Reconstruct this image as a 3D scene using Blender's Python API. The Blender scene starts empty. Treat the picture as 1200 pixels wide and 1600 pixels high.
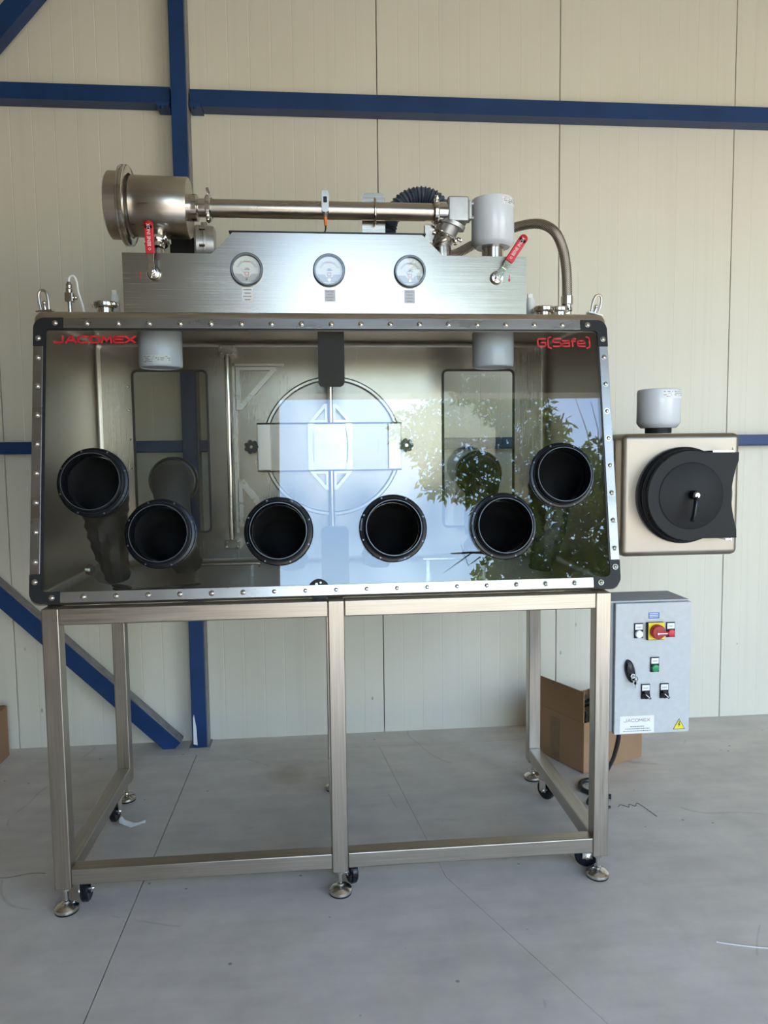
import bpy, bmesh, math, random
from mathutils import Vector, Matrix
from mathutils.geometry import tessellate_polygon

random.seed(7)
SC = bpy.context.scene
COL = SC.collection

# ------------------------------------------------------------------ camera
cam_d = bpy.data.cameras.new('camera')
cam = bpy.data.objects.new('camera', cam_d); COL.objects.link(cam)
cR = Vector((0.99573051, -0.09157275, -0.01162701))
cU = Vector((0.01902759, 0.08036307, 0.99658403))
cF = Vector((0.09032555, 0.99255036, -0.08176236))
cm = Matrix((cR, cU, -cF)).transposed().to_4x4()
cm.translation = Vector((0.70426, -1.92980, 1.20949))
cam.matrix_world = cm
cam_d.sensor_fit = 'VERTICAL'; cam_d.sensor_height = 32.0
cam_d.lens = 1158.358/1600*32.0
cam_d.clip_start = 0.05; cam_d.clip_end = 500
SC.camera = cam

# ------------------------------------------------------------------ world
SUN_EL = math.radians(66)
world = bpy.data.worlds.new('sky'); SC.world = world; world.use_nodes = True
wn = world.node_tree.nodes; wl = world.node_tree.links; wn.clear()
wo = wn.new('ShaderNodeOutputWorld'); bg = wn.new('ShaderNodeBackground')
sky = wn.new('ShaderNodeTexSky'); sky.sky_type = 'NISHITA'
sky.sun_disc = False; sky.sun_elevation = SUN_EL; sky.sun_rotation = math.radians(150)
sky.air_density = 1.0; sky.dust_density = 0.5; sky.ozone_density = 1.2
tc = wn.new('ShaderNodeTexCoord'); mp = wn.new('ShaderNodeMapping')
mp.inputs['Scale'].default_value = (1.0, 1.0, 2.2)
mp.inputs['Location'].default_value = (0.35, 0.1, 0.55)
nz = wn.new('ShaderNodeTexNoise'); nz.inputs['Scale'].default_value = 1.7
nz.inputs['Detail'].default_value = 7; nz.inputs['Roughness'].default_value = 0.55
rp = wn.new('ShaderNodeValToRGB'); rp.color_ramp.elements[0].position = 0.53
rp.color_ramp.elements[1].position = 0.82
mx = wn.new('ShaderNodeMixRGB'); mx.inputs[2].default_value = (6.2, 6.5, 7.0, 1)
wl.new(tc.outputs['Generated'], mp.inputs['Vector']); wl.new(mp.outputs[0], nz.inputs['Vector'])
wl.new(nz.outputs['Fac'], rp.inputs[0]); wl.new(rp.outputs[0], mx.inputs[0])
wl.new(sky.outputs[0], mx.inputs[1]); wl.new(mx.outputs[0], bg.inputs['Color'])
bg.inputs['Strength'].default_value = 1.08
wl.new(bg.outputs[0], wo.inputs[0])

# ------------------------------------------------------------------ sun
sun_d = bpy.data.lights.new('sun', 'SUN'); sun_d.energy = 9.0; sun_d.angle = math.radians(0.55)
sun_d.color = (1.0, 0.93, 0.80)
sun = bpy.data.objects.new('sun', sun_d); COL.objects.link(sun)
sun.location = (4, -12, 12)
sd = Vector((math.cos(SUN_EL)*0.55, -math.cos(SUN_EL)*0.83, math.sin(SUN_EL)))
sun.rotation_euler = sd.to_track_quat('Z', 'Y').to_euler()

SC.view_settings.view_transform = 'Standard'; SC.view_settings.look = 'None'
SC.view_settings.gamma = 1.0; SC.view_settings.use_curve_mapping = False
SC.view_settings.exposure = 0.02
SC.cycles.max_bounces = 10; SC.cycles.diffuse_bounces = 6; SC.cycles.glossy_bounces = 5
SC.cycles.transparent_max_bounces = 16
SC.cycles.sample_clamp_indirect = 6.0
SC.cycles.caustics_reflective = False

# ------------------------------------------------------------------ materials
def newmat(name):
    m = bpy.data.materials.new(name); m.use_nodes = True
    nt = m.node_tree; b = nt.nodes['Principled BSDF']
    return m, nt, b

def plain(name, col, rough=0.5, metal=0.0, spec=0.5, var=0.06, scale=30, bump=0.0, trans=None):
    m, nt, b = newmat(name)
    b.inputs['Roughness'].default_value = rough; b.inputs['Metallic'].default_value = metal
    b.inputs['Specular IOR Level'].default_value = spec
    t = nt.nodes.new('ShaderNodeTexCoord'); n = nt.nodes.new('ShaderNodeTexNoise')
    n.inputs['Scale'].default_value = scale; n.inputs['Detail'].default_value = 4
    r = nt.nodes.new('ShaderNodeValToRGB')
    r.color_ramp.elements[0].position = .3; r.color_ramp.elements[1].position = .7
    r.color_ramp.elements[0].color = (*[max(0, c*(1-var)) for c in col], 1)
    r.color_ramp.elements[1].color = (*[min(1, c*(1+var)) for c in col], 1)
    nt.links.new(t.outputs['Object'], n.inputs['Vector']); nt.links.new(n.outputs['Fac'], r.inputs[0])
    nt.links.new(r.outputs[0], b.inputs['Base Color'])
    if bump:
        bp = nt.nodes.new('ShaderNodeBump'); bp.inputs['Strength'].default_value = bump
        bp.inputs['Distance'].default_value = 0.002
        nt.links.new(n.outputs['Fac'], bp.inputs['Height']); nt.links.new(bp.outputs[0], b.inputs['Normal'])
    return m

def steel(name, col, rough, grain=(3, 300, 300), var=0.16, bump=0.12, blotch=0.25):
    """brushed stainless: fine grain stretched along one axis, soft large-scale mottling"""
    m, nt, b = newmat(name); L = nt.links
    b.inputs['Metallic'].default_value = 1.0
    t = nt.nodes.new('ShaderNodeTexCoord'); mp = nt.nodes.new('ShaderNodeMapping')
    mp.inputs['Scale'].default_value = grain
    n = nt.nodes.new('ShaderNodeTexNoise'); n.inputs['Scale'].default_value = 1.0; n.inputs['Detail'].default_value = 5
    L.new(t.outputs['Object'], mp.inputs[0]); L.new(mp.outputs[0], n.inputs['Vector'])
    n2 = nt.nodes.new('ShaderNodeTexNoise'); n2.inputs['Scale'].default_value = 5.0; n2.inputs['Detail'].default_value = 5
    L.new(t.outputs['Object'], n2.inputs['Vector'])
    mix = nt.nodes.new('ShaderNodeMath'); mix.operation = 'MULTIPLY_ADD'
    mix.inputs[1].default_value = blotch; L.new(n2.outputs['Fac'], mix.inputs[0])
    sc = nt.nodes.new('ShaderNodeMath'); sc.operation = 'MULTIPLY'; sc.inputs[1].default_value = 1-blotch
    L.new(n.outputs['Fac'], sc.inputs[0]); L.new(sc.outputs[0], mix.inputs[2])
    r = nt.nodes.new('ShaderNodeValToRGB')
    r.color_ramp.elements[0].position = .3; r.color_ramp.elements[1].position = .7
    r.color_ramp.elements[0].color = (*[c*(1-var) for c in col], 1)
    r.color_ramp.elements[1].color = (*[min(1, c*(1+var)) for c in col], 1)
    L.new(mix.outputs[0], r.inputs[0]); L.new(r.outputs[0], b.inputs['Base Color'])
    mr = nt.nodes.new('ShaderNodeMapRange'); mr.inputs['From Min'].default_value = .3; mr.inputs['From Max'].default_value = .7
    mr.inputs['To Min'].default_value = rough*0.8; mr.inputs['To Max'].default_value = rough*1.2
    L.new(mix.outputs[0], mr.inputs['Value']); L.new(mr.outputs[0], b.inputs['Roughness'])
    if bump:
        bp = nt.nodes.new('ShaderNodeBump'); bp.inputs['Strength'].default_value = bump
        bp.inputs['Distance'].default_value = 0.0006
        L.new(n.outputs['Fac'], bp.inputs['Height']); L.new(bp.outputs[0], b.inputs['Normal'])
    return m

def glass_mat(name, tint=(0.9, 0.92, 0.92), base=0.045, rough=0.0):
    """thin-pane glass: straight-through tinted transmission plus mirror reflection (Schlick)"""
    m = bpy.data.materials.new(name); m.use_nodes = True; nt = m.node_tree; nt.nodes.clear(); L = nt.links
    o = nt.nodes.new('ShaderNodeOutputMaterial'); tr = nt.nodes.new('ShaderNodeBsdfTransparent')
    tr.inputs[0].default_value = (*tint, 1)
    g = nt.nodes.new('ShaderNodeBsdfGlossy'); g.inputs['Roughness'].default_value = rough
    lw = nt.nodes.new('ShaderNodeLayerWeight'); lw.inputs['Blend'].default_value = 0.5
    p = nt.nodes.new('ShaderNodeMath'); p.operation = 'POWER'; p.inputs[1].default_value = 5
    a = nt.nodes.new('ShaderNodeMath'); a.operation = 'MULTIPLY_ADD'; a.inputs[1].default_value = 1-base; a.inputs[2].default_value = base
    mxs = nt.nodes.new('ShaderNodeMixShader')
    L.new(lw.outputs['Facing'], p.inputs[0]); L.new(p.outputs[0], a.inputs[0]); L.new(a.outputs[0], mxs.inputs[0])
    L.new(tr.outputs[0], mxs.inputs[1]); L.new(g.outputs[0], mxs.inputs[2]); L.new(mxs.outputs[0], o.inputs[0])
    return m

def wall_mat():
    m, nt, b = newmat('cream_wall_panel'); L = nt.links
    b.inputs['Roughness'].default_value = 0.42
    t = nt.nodes.new('ShaderNodeTexCoord')
    n = nt.nodes.new('ShaderNodeTexNoise'); n.inputs['Scale'].default_value = 1.3; n.inputs['Detail'].default_value = 5
    L.new(t.outputs['Object'], n.inputs['Vector'])
    r = nt.nodes.new('ShaderNodeValToRGB')
    r.color_ramp.elements[0].position = .3; r.color_ramp.elements[1].position = .7
    r.color_ramp.elements[0].color = (0.72, 0.685, 0.575, 1); r.color_ramp.elements[1].color = (0.77, 0.735, 0.62, 1)
    L.new(n.outputs['Fac'], r.inputs[0])
    # vertical rain-like dirt streaks
    mp = nt.nodes.new('ShaderNodeMapping'); mp.inputs['Scale'].default_value = (30, 30, 0.7)
    n2 = nt.nodes.new('ShaderNodeTexNoise'); n2.inputs['Scale'].default_value = 1; n2.inputs['Detail'].default_value = 6
    L.new(t.outputs['Object'], mp.inputs[0]); L.new(mp.outputs[0], n2.inputs['Vector'])
    r2 = nt.nodes.new('ShaderNodeValToRGB'); r2.color_ramp.elements[0].position = .52; r2.color_ramp.elements[1].position = .8
    r2.color_ramp.elements[0].color = (1, 1, 1, 1); r2.color_ramp.elements[1].color = (.94, .94, .93, 1)
    L.new(n2.outputs['Fac'], r2.inputs[0])
    mu = nt.nodes.new('ShaderNodeMixRGB'); mu.blend_type = 'MULTIPLY'; mu.inputs[0].default_value = 1
    L.new(r.outputs[0], mu.inputs[1]); L.new(r2.outputs[0], mu.inputs[2])
    # small dark chips, only near the ground
    v = nt.nodes.new('ShaderNodeTexVoronoi'); v.inputs['Scale'].default_value = 11
    mp3 = nt.nodes.new('ShaderNodeMapping'); mp3.inputs['Scale'].default_value = (1, 1, .55)
    L.new(t.outputs['Object'], mp3.inputs[0]); L.new(mp3.outputs[0], v.inputs['Vector'])
    lt = nt.nodes.new('ShaderNodeMath'); lt.operation = 'LESS_THAN'; lt.inputs[1].default_value = 0.055
    L.new(v.outputs['Distance'], lt.inputs[0])
    sx = nt.nodes.new('ShaderNodeSeparateXYZ'); L.new(t.outputs['Object'], sx.inputs[0])
    hz = nt.nodes.new('ShaderNodeMapRange'); hz.inputs['From Min'].default_value = .75; hz.inputs['From Max'].default_value = .1
    L.new(sx.outputs['Z'], hz.inputs['Value'])
    m2 = nt.nodes.new('ShaderNodeMath'); m2.operation = 'MULTIPLY'; L.new(lt.outputs[0], m2.inputs[0]); L.new(hz.outputs[0], m2.inputs[1])
    m3 = nt.nodes.new('ShaderNodeMath'); m3.operation = 'MULTIPLY'; m3.inputs[1].default_value = .7; L.new(m2.outputs[0], m3.inputs[0])
    mu2 = nt.nodes.new('ShaderNodeMixRGB'); mu2.inputs[2].default_value = (.25, .25, .24, 1)
    L.new(m3.outputs[0], mu2.inputs[0]); L.new(mu.outputs[0], mu2.inputs[1]); L.new(mu2.outputs[0], b.inputs['Base Color'])
    return m

def concrete_mat():
    m, nt, b = newmat('smooth_concrete'); L = nt.links
    b.inputs['Roughness'].default_value = 0.55; b.inputs['Specular IOR Level'].default_value = .35
    t = nt.nodes.new('ShaderNodeTexCoord')
    def noise(s, d, ro=.5, mps=None):
        n = nt.nodes.new('ShaderNodeTexNoise'); n.inputs['Scale'].default_value = s; n.inputs['Detail'].default_value = d
        n.inputs['Roughness'].default_value = ro
        if mps:
            q = nt.nodes.new('ShaderNodeMapping'); q.inputs['Scale'].default_value = mps; q.inputs['Rotation'].default_value = (0, 0, .4)
            L.new(t.outputs['Object'], q.inputs[0]); L.new(q.outputs[0], n.inputs['Vector'])
        else: L.new(t.outputs['Object'], n.inputs['Vector'])
        return n
    def ramp(src, p0, c0, p1, c1):
        r = nt.nodes.new('ShaderNodeValToRGB'); e = r.color_ramp.elements
        e[0].position = p0; e[1].position = p1; e[0].color = (*c0, 1); e[1].color = (*c1, 1)
        L.new(src, r.inputs[0]); return r
    def mul(a, c, f=1.0):
        x = nt.nodes.new('ShaderNodeMixRGB'); x.blend_type = 'MULTIPLY'; x.inputs[0].default_value = f
        L.new(a, x.inputs[1]); L.new(c, x.inputs[2]); return x
    base = ramp(noise(1.8, 8, .62).outputs['Fac'], .3, (.65, .595, .53), .72, (.76, .705, .635))
    mott = ramp(noise(9, 6, .6).outputs['Fac'], .35, (.93, .93, .93), .65, (1.04, 1.04, 1.03))
    trow = ramp(noise(1, 5, .55, (2.5, 14, 1)).outputs['Fac'], .4, (.95, .95, .95), .6, (1.03, 1.03, 1.03))
    x = mul(base.outputs[0], mott.outputs[0]); x = mul(x.outputs[0], trow.outputs[0])
    # black flecks
    v = nt.nodes.new('ShaderNodeTexVoronoi'); v.inputs['Scale'].default_value = 9; L.new(t.outputs['Object'], v.inputs['Vector'])
    fl = ramp(v.outputs['Distance'], .035, (.35, .35, .34), .05, (1, 1, 1)); x = mul(x.outputs[0], fl.outputs[0], .8)
    # fine scratches: thin iso-lines of a noise, broken up by another
    n3 = noise(1.4, 1.5, .3)
    sb = nt.nodes.new('ShaderNodeMath'); sb.operation = 'SUBTRACT'; sb.inputs[1].default_value = .47; L.new(n3.outputs['Fac'], sb.inputs[0])
    ab = nt.nodes.new('ShaderNodeMath'); ab.operation = 'ABSOLUTE'; L.new(sb.outputs[0], ab.inputs[0])
    ln = ramp(ab.outputs[0], .0006, (.0, .0, .0), .0016, (1, 1, 1))
    br = ramp(noise(5, 2).outputs['Fac'], .54, (1, 1, 1), .58, (.0, .0, .0))
    mxx = nt.nodes.new('ShaderNodeMixRGB'); mxx.blend_type = 'LIGHTEN'; mxx.inputs[0].default_value = 1
    L.new(ln.outputs[0], mxx.inputs[1]); L.new(br.outputs[0], mxx.inputs[2])
    x = mul(x.outputs[0], mxx.outputs[0], .2)
    # round damp stain behind the stand
    sp = nt.nodes.new('ShaderNodeVectorMath'); sp.operation = 'DISTANCE'; sp.inputs[1].default_value = (.578, .796, 0)
    L.new(t.outputs['Object'], sp.inputs[0])
    ad = nt.nodes.new('ShaderNodeMath'); ad.operation = 'MULTIPLY_ADD'; ad.inputs[1].default_value = .08; 
    L.new(noise(12, 3).outputs['Fac'], ad.inputs[0]); L.new(sp.outputs['Value'], ad.inputs[2])
    st = ramp(ad.outputs[0], .09, (.80, .79, .75), .13, (1, 1, 1)); x = mul(x.outputs[0], st.outputs[0])
    L.new(x.outputs[0], b.inputs['Base Color'])
    bp = nt.nodes.new('ShaderNodeBump'); bp.inputs['Strength'].default_value = .15; bp.inputs['Distance'].default_value = .002
    L.new(noise(14, 6).outputs['Fac'], bp.inputs['Height']); L.new(bp.outputs[0], b.inputs['Normal'])
    return m

def braid_mat():
    m, nt, b = newmat('steel_braid'); L = nt.links
    b.inputs['Metallic'].default_value = 1; b.inputs['Roughness'].default_value = .4
    t = nt.nodes.new('ShaderNodeTexCoord'); w = []
    for s in (1, -1):
        mp = nt.nodes.new('ShaderNodeMapping'); mp.inputs['Rotation'].default_value = (0, s*.78, .3)
        L.new(t.outputs['Object'], mp.inputs[0])
        x = nt.nodes.new('ShaderNodeTexWave'); x.inputs['Scale'].default_value = 75; L.new(mp.outputs[0], x.inputs['Vector']); w.append(x)
    mu = nt.nodes.new('ShaderNodeMath'); mu.operation = 'MULTIPLY'; L.new(w[0].outputs['Fac'], mu.inputs[0]); L.new(w[1].outputs['Fac'], mu.inputs[1])
    r = nt.nodes.new('ShaderNodeValToRGB'); r.color_ramp.elements[0].color = (.16, .14, .12, 1); r.color_ramp.elements[1].color = (.62, .56, .48, 1)
    r.color_ramp.elements[1].position = .5
    L.new(mu.outputs[0], r.inputs[0]); L.new(r.outputs[0], b.inputs['Base Color'])
    bp = nt.nodes.new('ShaderNodeBump'); bp.inputs['Strength'].default_value = .6; bp.inputs['Distance'].default_value = .001
    L.new(mu.outputs[0], bp.inputs['Height']); L.new(bp.outputs[0], b.inputs['Normal'])
    return m

def leaf_mat():
    m = bpy.data.materials.new('leaves'); m.use_nodes = True; nt = m.node_tree; nt.nodes.clear(); L = nt.links
    o = nt.nodes.new('ShaderNodeOutputMaterial')
    d = nt.nodes.new('ShaderNodeBsdfDiffuse'); tr = nt.nodes.new('ShaderNodeBsdfTranslucent'); mx = nt.nodes.new('ShaderNodeMixShader')
    mx.inputs[0].default_value = .55
    t = nt.nodes.new('ShaderNodeTexCoord'); n = nt.nodes.new('ShaderNodeTexNoise'); n.inputs['Scale'].default_value = 2.5
    r = nt.nodes.new('ShaderNodeValToRGB'); r.color_ramp.elements[0].position = .35; r.color_ramp.elements[1].position = .65
    r.color_ramp.elements[0].color = (.09, .15, .02, 1); r.color_ramp.elements[1].color = (.40, .46, .06, 1)
    L.new(t.outputs['Object'], n.inputs['Vector']); L.new(n.outputs['Fac'], r.inputs[0])
    L.new(r.outputs[0], d.inputs[0]); L.new(r.outputs[0], tr.inputs[0])
    L.new(d.outputs[0], mx.inputs[1]); L.new(tr.outputs[0], mx.inputs[2]); L.new(mx.outputs[0], o.inputs[0])
    return m

WARM = (0.475, 0.43, 0.37)
M = dict(
    wall=wall_mat(), concrete=concrete_mat(), braid=braid_mat(), leaf=leaf_mat(),
    steel_v=steel('stainless_tube_upright', WARM, .34, (260, 260, 5)),
    steel_h=steel('stainless_tube_rail', WARM, .34, (5, 260, 260)),
    steel_y=steel('stainless_tube_side', (.50, .47, .43), .36, (260, 5, 260)),
    steel_box=steel('stainless_shell', (.52, .47, .405), .34, (4, 120, 180), .12, .02, .5),
    steel_panel=steel('stainless_panel', (.42, .385, .335), .25, (3, 300, 420), .14, .06, .4),
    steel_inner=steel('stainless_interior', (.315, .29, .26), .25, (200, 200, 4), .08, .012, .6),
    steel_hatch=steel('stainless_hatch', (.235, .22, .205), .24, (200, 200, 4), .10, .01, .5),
    steel_strip=steel('stainless_strip', (.42, .40, .375), .30, (6, 25, 25), .03, .0),
    steel_pipe=steel('stainless_pipe', (.52, .475, .415), .30, (6, 60, 60), .12, .0, .5),
    steel_pol=steel('polished_stainless', (.68, .65, .61), .17, (40, 40, 40), .08, .0),
    steel_blast=steel('bead_blasted_stainless', (.335, .30, .255), .44, (9, 9, 9), .16, .05, .5),
    cast=plain('cast_aluminium', (.50, .50, .49), .45, .85, var=.1),
    chrome=steel('chrome', (.80, .79, .77), .12, (30, 30, 30), .05, 0),
    black=plain('black_plastic', (.008, .009, .012), .25, spec=.32),
    black_matte=plain('black_matte_plastic', (.014, .014, .015), .55, spec=.35),
    door_black=plain('black_door_plastic', (.014, .014, .0145), .5, spec=.22, var=.12, scale=6),
    rubber=plain('black_glove_rubber', (.018, .018, .019), .5, spec=.4, var=.2, scale=12, bump=.2),
    rear_rubber=plain('grey_port_cover', (.05, .05, .05), .6, var=.1),
    gasket=plain('black_gasket', (.008, .008, .009), .5),
    white=plain('white_enamel', (.72, .75, .80), .22, spec=.6, var=.02),
    white_pl=plain('white_plastic', (.88, .88, .86), .45, var=.04),
    paper=plain('white_label', (.82, .82, .82), .5, var=.02),
    pale_paper=plain('pale_grey_label', (.58, .59, .64), .45, var=.03),
    red=plain('red_vinyl', (.62, .02, .03), .35, var=.03),
    red_ink=plain('red_print', (.60, .04, .04), .5, var=.03),
    dark_red=plain('red_rotary', (.36, .018, .02), .35),
    yellow=plain('yellow_plate', (.85, .66, .03), .4, var=.04),
    green=plain('green_lens', (.0, .26, .08), .2, spec=.7), redlens=plain('red_lens', (.55, .01, .03), .2, spec=.7),
    whitelens=plain('white_lens', (.85, .86, .88), .25, spec=.6),
    blue=plain('blue_painted_steel', (.008, .042, .145), .42, spec=.4, var=.18, scale=7),
    blue_label=plain('blue_label', (.06, .16, .42), .4), dust=plain('dusty_flange', (.26, .25, .25), .7, var=.2),
    cab=plain('grey_enamel_cabinet', (.53, .545, .55), .42, spec=.35, var=.04, scale=60, bump=.1),
    cardboard=plain('cardboard', (.34, .205, .115), .75, spec=.2, var=.08, scale=5),
    tape=plain('brown_tape', (.25, .15, .08), .35, var=.1), box_in=plain('cardboard_inside', (.22, .14, .08), .8),
    ink=plain('dark_ink', (.06, .06, .07), .6), grey_ink=plain('grey_ink', (.30, .30, .32), .6),
    orange=plain('orange_connector', (.80, .20, .02), .4), hoseblue=plain('blue_grey_hose', (.065, .085, .125), .45),
    cable=plain('black_cable', (.012, .012, .013), .4),
    clearpl=glass_mat('clear_plastic', (.80, .82, .84), .10, .08),
    tubepl=glass_mat('clear_tube', (.88, .88, .86), .12, .1),
    film=glass_mat('plastic_film', (.70, .70, .70), .25, .15),
    glass=glass_mat('window_glass', (.92, .94, .94), .066), glass2=glass_mat('rear_glass', (.97, .98, .97), .03),
    gauge_face=plain('gauge_face', (.90, .91, .93), .4, var=.01), bezel=plain('grey_bezel', (.16, .17, .18), .3, .6),
    room=plain('room_wall_paint', (.52, .48, .40), .6), roof=plain('roof_sheet', (.62, .58, .50), .6),
    maroon=plain('maroon_print', (.28, .10, .12), .5),
    ground=plain('sunlit_yard', (.55, .48, .37), .9, var=.1, scale=1), bark=plain('bark', (.09, .07, .05), .9, bump=.5),
    thread=plain('white_thread', (.85, .85, .85), .6), joint=plain('joint_shadow', (.10, .10, .095), .9),
)

# ------------------------------------------------------------------ mesh helpers
class MB:
    def __init__(s): s.b = bmesh.new(); s.wn = False
    def _add(s, vs, fs, T=None):
        nv = [s.b.verts.new((T @ Vector(v)) if T is not None else v) for v in vs]
        out = []
        for f in fs:
            try: out.append(s.b.faces.new([nv[i] for i in f]))
            except ValueError: pass
        return nv, out
    def box(s, x0, x1, y0, y1, z0, z1, bev=0.0, T=None, seg=2):
        vs = [(x, y, z) for x in (x0, x1) for y in (y0, y1) for z in (z0, z1)]
        fs = [(0, 1, 3, 2), (4, 6, 7, 5), (0, 4, 5, 1), (2, 3, 7, 6), (0, 2, 6, 4), (1, 5, 7, 3)]
        nv, nf = s._add(vs, fs, T)
        if bev > 0:
            s.wn = True
            es = list({e for f in nf for e in f.edges})
            bmesh.ops.bevel(s.b, geom=es, offset=bev, segments=seg, profile=.5, affect='EDGES')
        return s
    def frame(s, axis):
        a = Vector(axis).normalized()
        h = Vector((0, 0, 1)) if abs(a.z) < .9 else Vector((1, 0, 0))
        u = a.cross(h).normalized(); return u, a.cross(u).normalized(), a
    def lathe(s, prof, o=(0, 0, 0), axis=(0, 0, 1), seg=32, T=None, close=False):
        """prof: list of (radius, height) turned about the axis through o"""
        u, v, a = s.frame(axis); o = Vector(o); rings = []
        for r, h in prof:
            if r < 1e-6: rings.append([s.b.verts.new(T @ (o+a*h) if T is not None else o+a*h)])
            else:
                ring = []
                for i in range(seg):
                    t = 2*math.pi*i/seg; p = o+a*h+(u*math.cos(t)+v*math.sin(t))*r
                    ring.append(s.b.verts.new(T @ p if T is not None else p))
                rings.append(ring)
        prs = list(zip(rings, rings[1:]))
        if close: prs.append((rings[-1], rings[0]))
        for A, B in prs:
            for i in range(seg):
                j = (i+1) % seg
                if len(A) == 1 and len(B) == 1: continue
                if len(A) == 1: f = (A[0], B[i], B[j])
                elif len(B) == 1: f = (A[i], B[0], A[j])
                else: f = (A[i], B[i], B[j], A[j])
                try: s.b.faces.new(f)
                except ValueError: pass
        return s
    def cyl(s, p0, p1, r, r2=None, seg=24, T=None, bev=0.0):
        p0 = Vector(p0); p1 = Vector(p1); h = (p1-p0).length; r2 = r if r2 is None else r2
        pr = [(0, 0), (r-bev, 0), (r, bev), (r2, h-bev), (r2-bev, h), (0, h)] if bev else [(0, 0), (r, 0), (r2, h), (0, h)]
        return s.lathe(pr, p0, p1-p0, seg, T)
    def torus(s, c, axis, R, r, seg=32, ms=10, T=None):
        return s.lathe([(R+r*math.cos(2*math.pi*k/ms), r*math.sin(2*math.pi*k/ms)) for k in range(ms)], c, axis, seg, T, close=True)
    def tube(s, pts, r, seg=10, T=None, caps=True, smooth=0, rfun=None):
        P = [Vector(p) for p in pts]
        if smooth:
            Q = []
            n = len(P)
            for i in range(n-1):
                a = P[max(i-1, 0)]; b = P[i]; c = P[i+1]; d = P[min(i+2, n-1)]
                for k in range(smooth):
                    t = k/smooth
                    Q.append(.5*((2*b)+(c-a)*t+(2*a-5*b+4*c-d)*t*t+(3*b-a-3*c+d)*t**3))
            Q.append(P[-1]); P = Q
        rings = []; up = None
        for i, p in enumerate(P):
            d = (P[min(i+1, len(P)-1)]-P[max(i-1, 0)])
            d = d.normalized() if d.length > 1e-9 else Vector((0, 0, 1))
            if up is None: up = s.frame(d)[0]
            up = (up-d*up.dot(d)); up = up.normalized() if up.length > 1e-6 else s.frame(d)[0]
            w = d.cross(up)
            rr = r if rfun is None else rfun(i/(len(P)-1))
            rx, ry = rr if isinstance(rr, tuple) else (rr, rr)
            ring = []
            for k in range(seg):
                t = 2*math.pi*k/seg; q = p+up*math.cos(t)*rx+w*math.sin(t)*ry
                ring.append(s.b.verts.new(T @ q if T is not None else q))
            rings.append(ring)
        for A, B in zip(rings, rings[1:]):
            for k in range(seg): s.b.faces.new((A[k], A[(k+1) % seg], B[(k+1) % seg], B[k]))
        if caps: s.b.faces.new(rings[0][::-1]); s.b.faces.new(rings[-1])
        return s
    def prism(s, loops, h0, h1, T=None):
        """loops: outer polygon then holes, in local xy; extruded from z=h0 to z=h1"""
        tris = tessellate_polygon([[Vector((x, y, 0)) for x, y in lp] for lp in loops])
        flat = [p for lp in loops for p in lp]; n = len(flat)
        vs = [(x, y, h0) for x, y in flat]+[(x, y, h1) for x, y in flat]
        fs = [tuple(t) for t in tris]+[tuple(i+n for i in t) for t in tris]
        k = 0
        for lp in loops:
            m = len(lp)
            for i in range(m): a = k+i; b = k+(i+1) % m; fs.append((a, b, b+n, a+n))
            k += m
        s._add(vs, fs, T); return s
    def loft(s, rings, close=False):
        R = [[s.b.verts.new(p) for p in r] for r in rings]
        for A, B in zip(R, R[1:]):
            n = len(A)
            for i in range(n): s.b.faces.new((A[i], A[(i+1) % n], B[(i+1) % n], B[i]))
        return s
    def ico(s, c, r, T=None, sub=2, sc=(1, 1, 1)):
        m = Matrix.Translation(c) @ Matrix.Diagonal((*sc, 1))
        if T is not None: m = T @ m
        bmesh.ops.create_icosphere(s.b, subdivisions=sub, radius=r, matrix=m); return s
    def mesh(s, name, mat, angle=35):
        bmesh.ops.recalc_face_normals(s.b, faces=s.b.faces[:])
        me = bpy.data.meshes.new(name); s.b.to_mesh(me); s.b.free()
        me.materials.append(M[mat] if isinstance(mat, str) else mat)
        me.polygons.foreach_set('use_smooth', [True]*len(me.polygons))
        me.set_sharp_from_angle(angle=math.radians(angle)); return me
    def build(s, name, mat, parent=None, T=None, label=None, angle=35):
        o = link(name, s.mesh(name, mat, angle), parent, T, label)
        if s.wn:
            m = o.modifiers.new('weighted_normals', 'WEIGHTED_NORMAL'); m.keep_sharp = False; m.weight = 100
        return o

W = {}
def link(name, me, parent=None, T=None, label=None):
    o = bpy.data.objects.new(name, me); COL.objects.link(o)
    T = Matrix.Identity(4) if T is None else T
    W[o.name] = T.copy()
    if parent is not None:
        o.parent = parent; o.matrix_parent_inverse = W[parent.name].inverted()
    o.matrix_basis = T
    if label: o['label'] = label
    return o
def tag(o, label, cat, group=None, kind=None):
    if label: o['label'] = label
    if cat: o['category'] = cat
    if group: o['group'] = group
    if kind: o['kind'] = kind
    return o
def thing(name, loc, label, cat, group=None):
    o = bpy.data.objects.new(name, None); COL.objects.link(o); o.empty_display_size = .05
    o.matrix_basis = Matrix.Translation(loc); W[o.name] = Matrix.Translation(loc)
    return tag(o, label, cat, group)
def TR(x, y, z): return Matrix.Translation((x, y, z))
def RZ(a): return Matrix.Rotation(math.radians(a), 4, 'Z')
def RX(a): return Matrix.Rotation(math.radians(a), 4, 'X')
def RY(a): return Matrix.Rotation(math.radians(a), 4, 'Y')
def rrect(x0, x1, y0, y1, r, k=5):
    P = []
    for cx, cy, a0 in ((x1-r, y1-r, 0), (x0+r, y1-r, 90), (x0+r, y0+r, 180), (x1-r, y0+r, 270)):
        for i in range(k+1):
            a = math.radians(a0+90*i/k); P.append((cx+r*math.cos(a), cy+r*math.sin(a)))
    return P
def circle(cx, cy, r, n=40): return [(cx+r*math.cos(2*math.pi*i/n), cy+r*math.sin(2*math.pi*i/n)) for i in range(n)]

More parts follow.
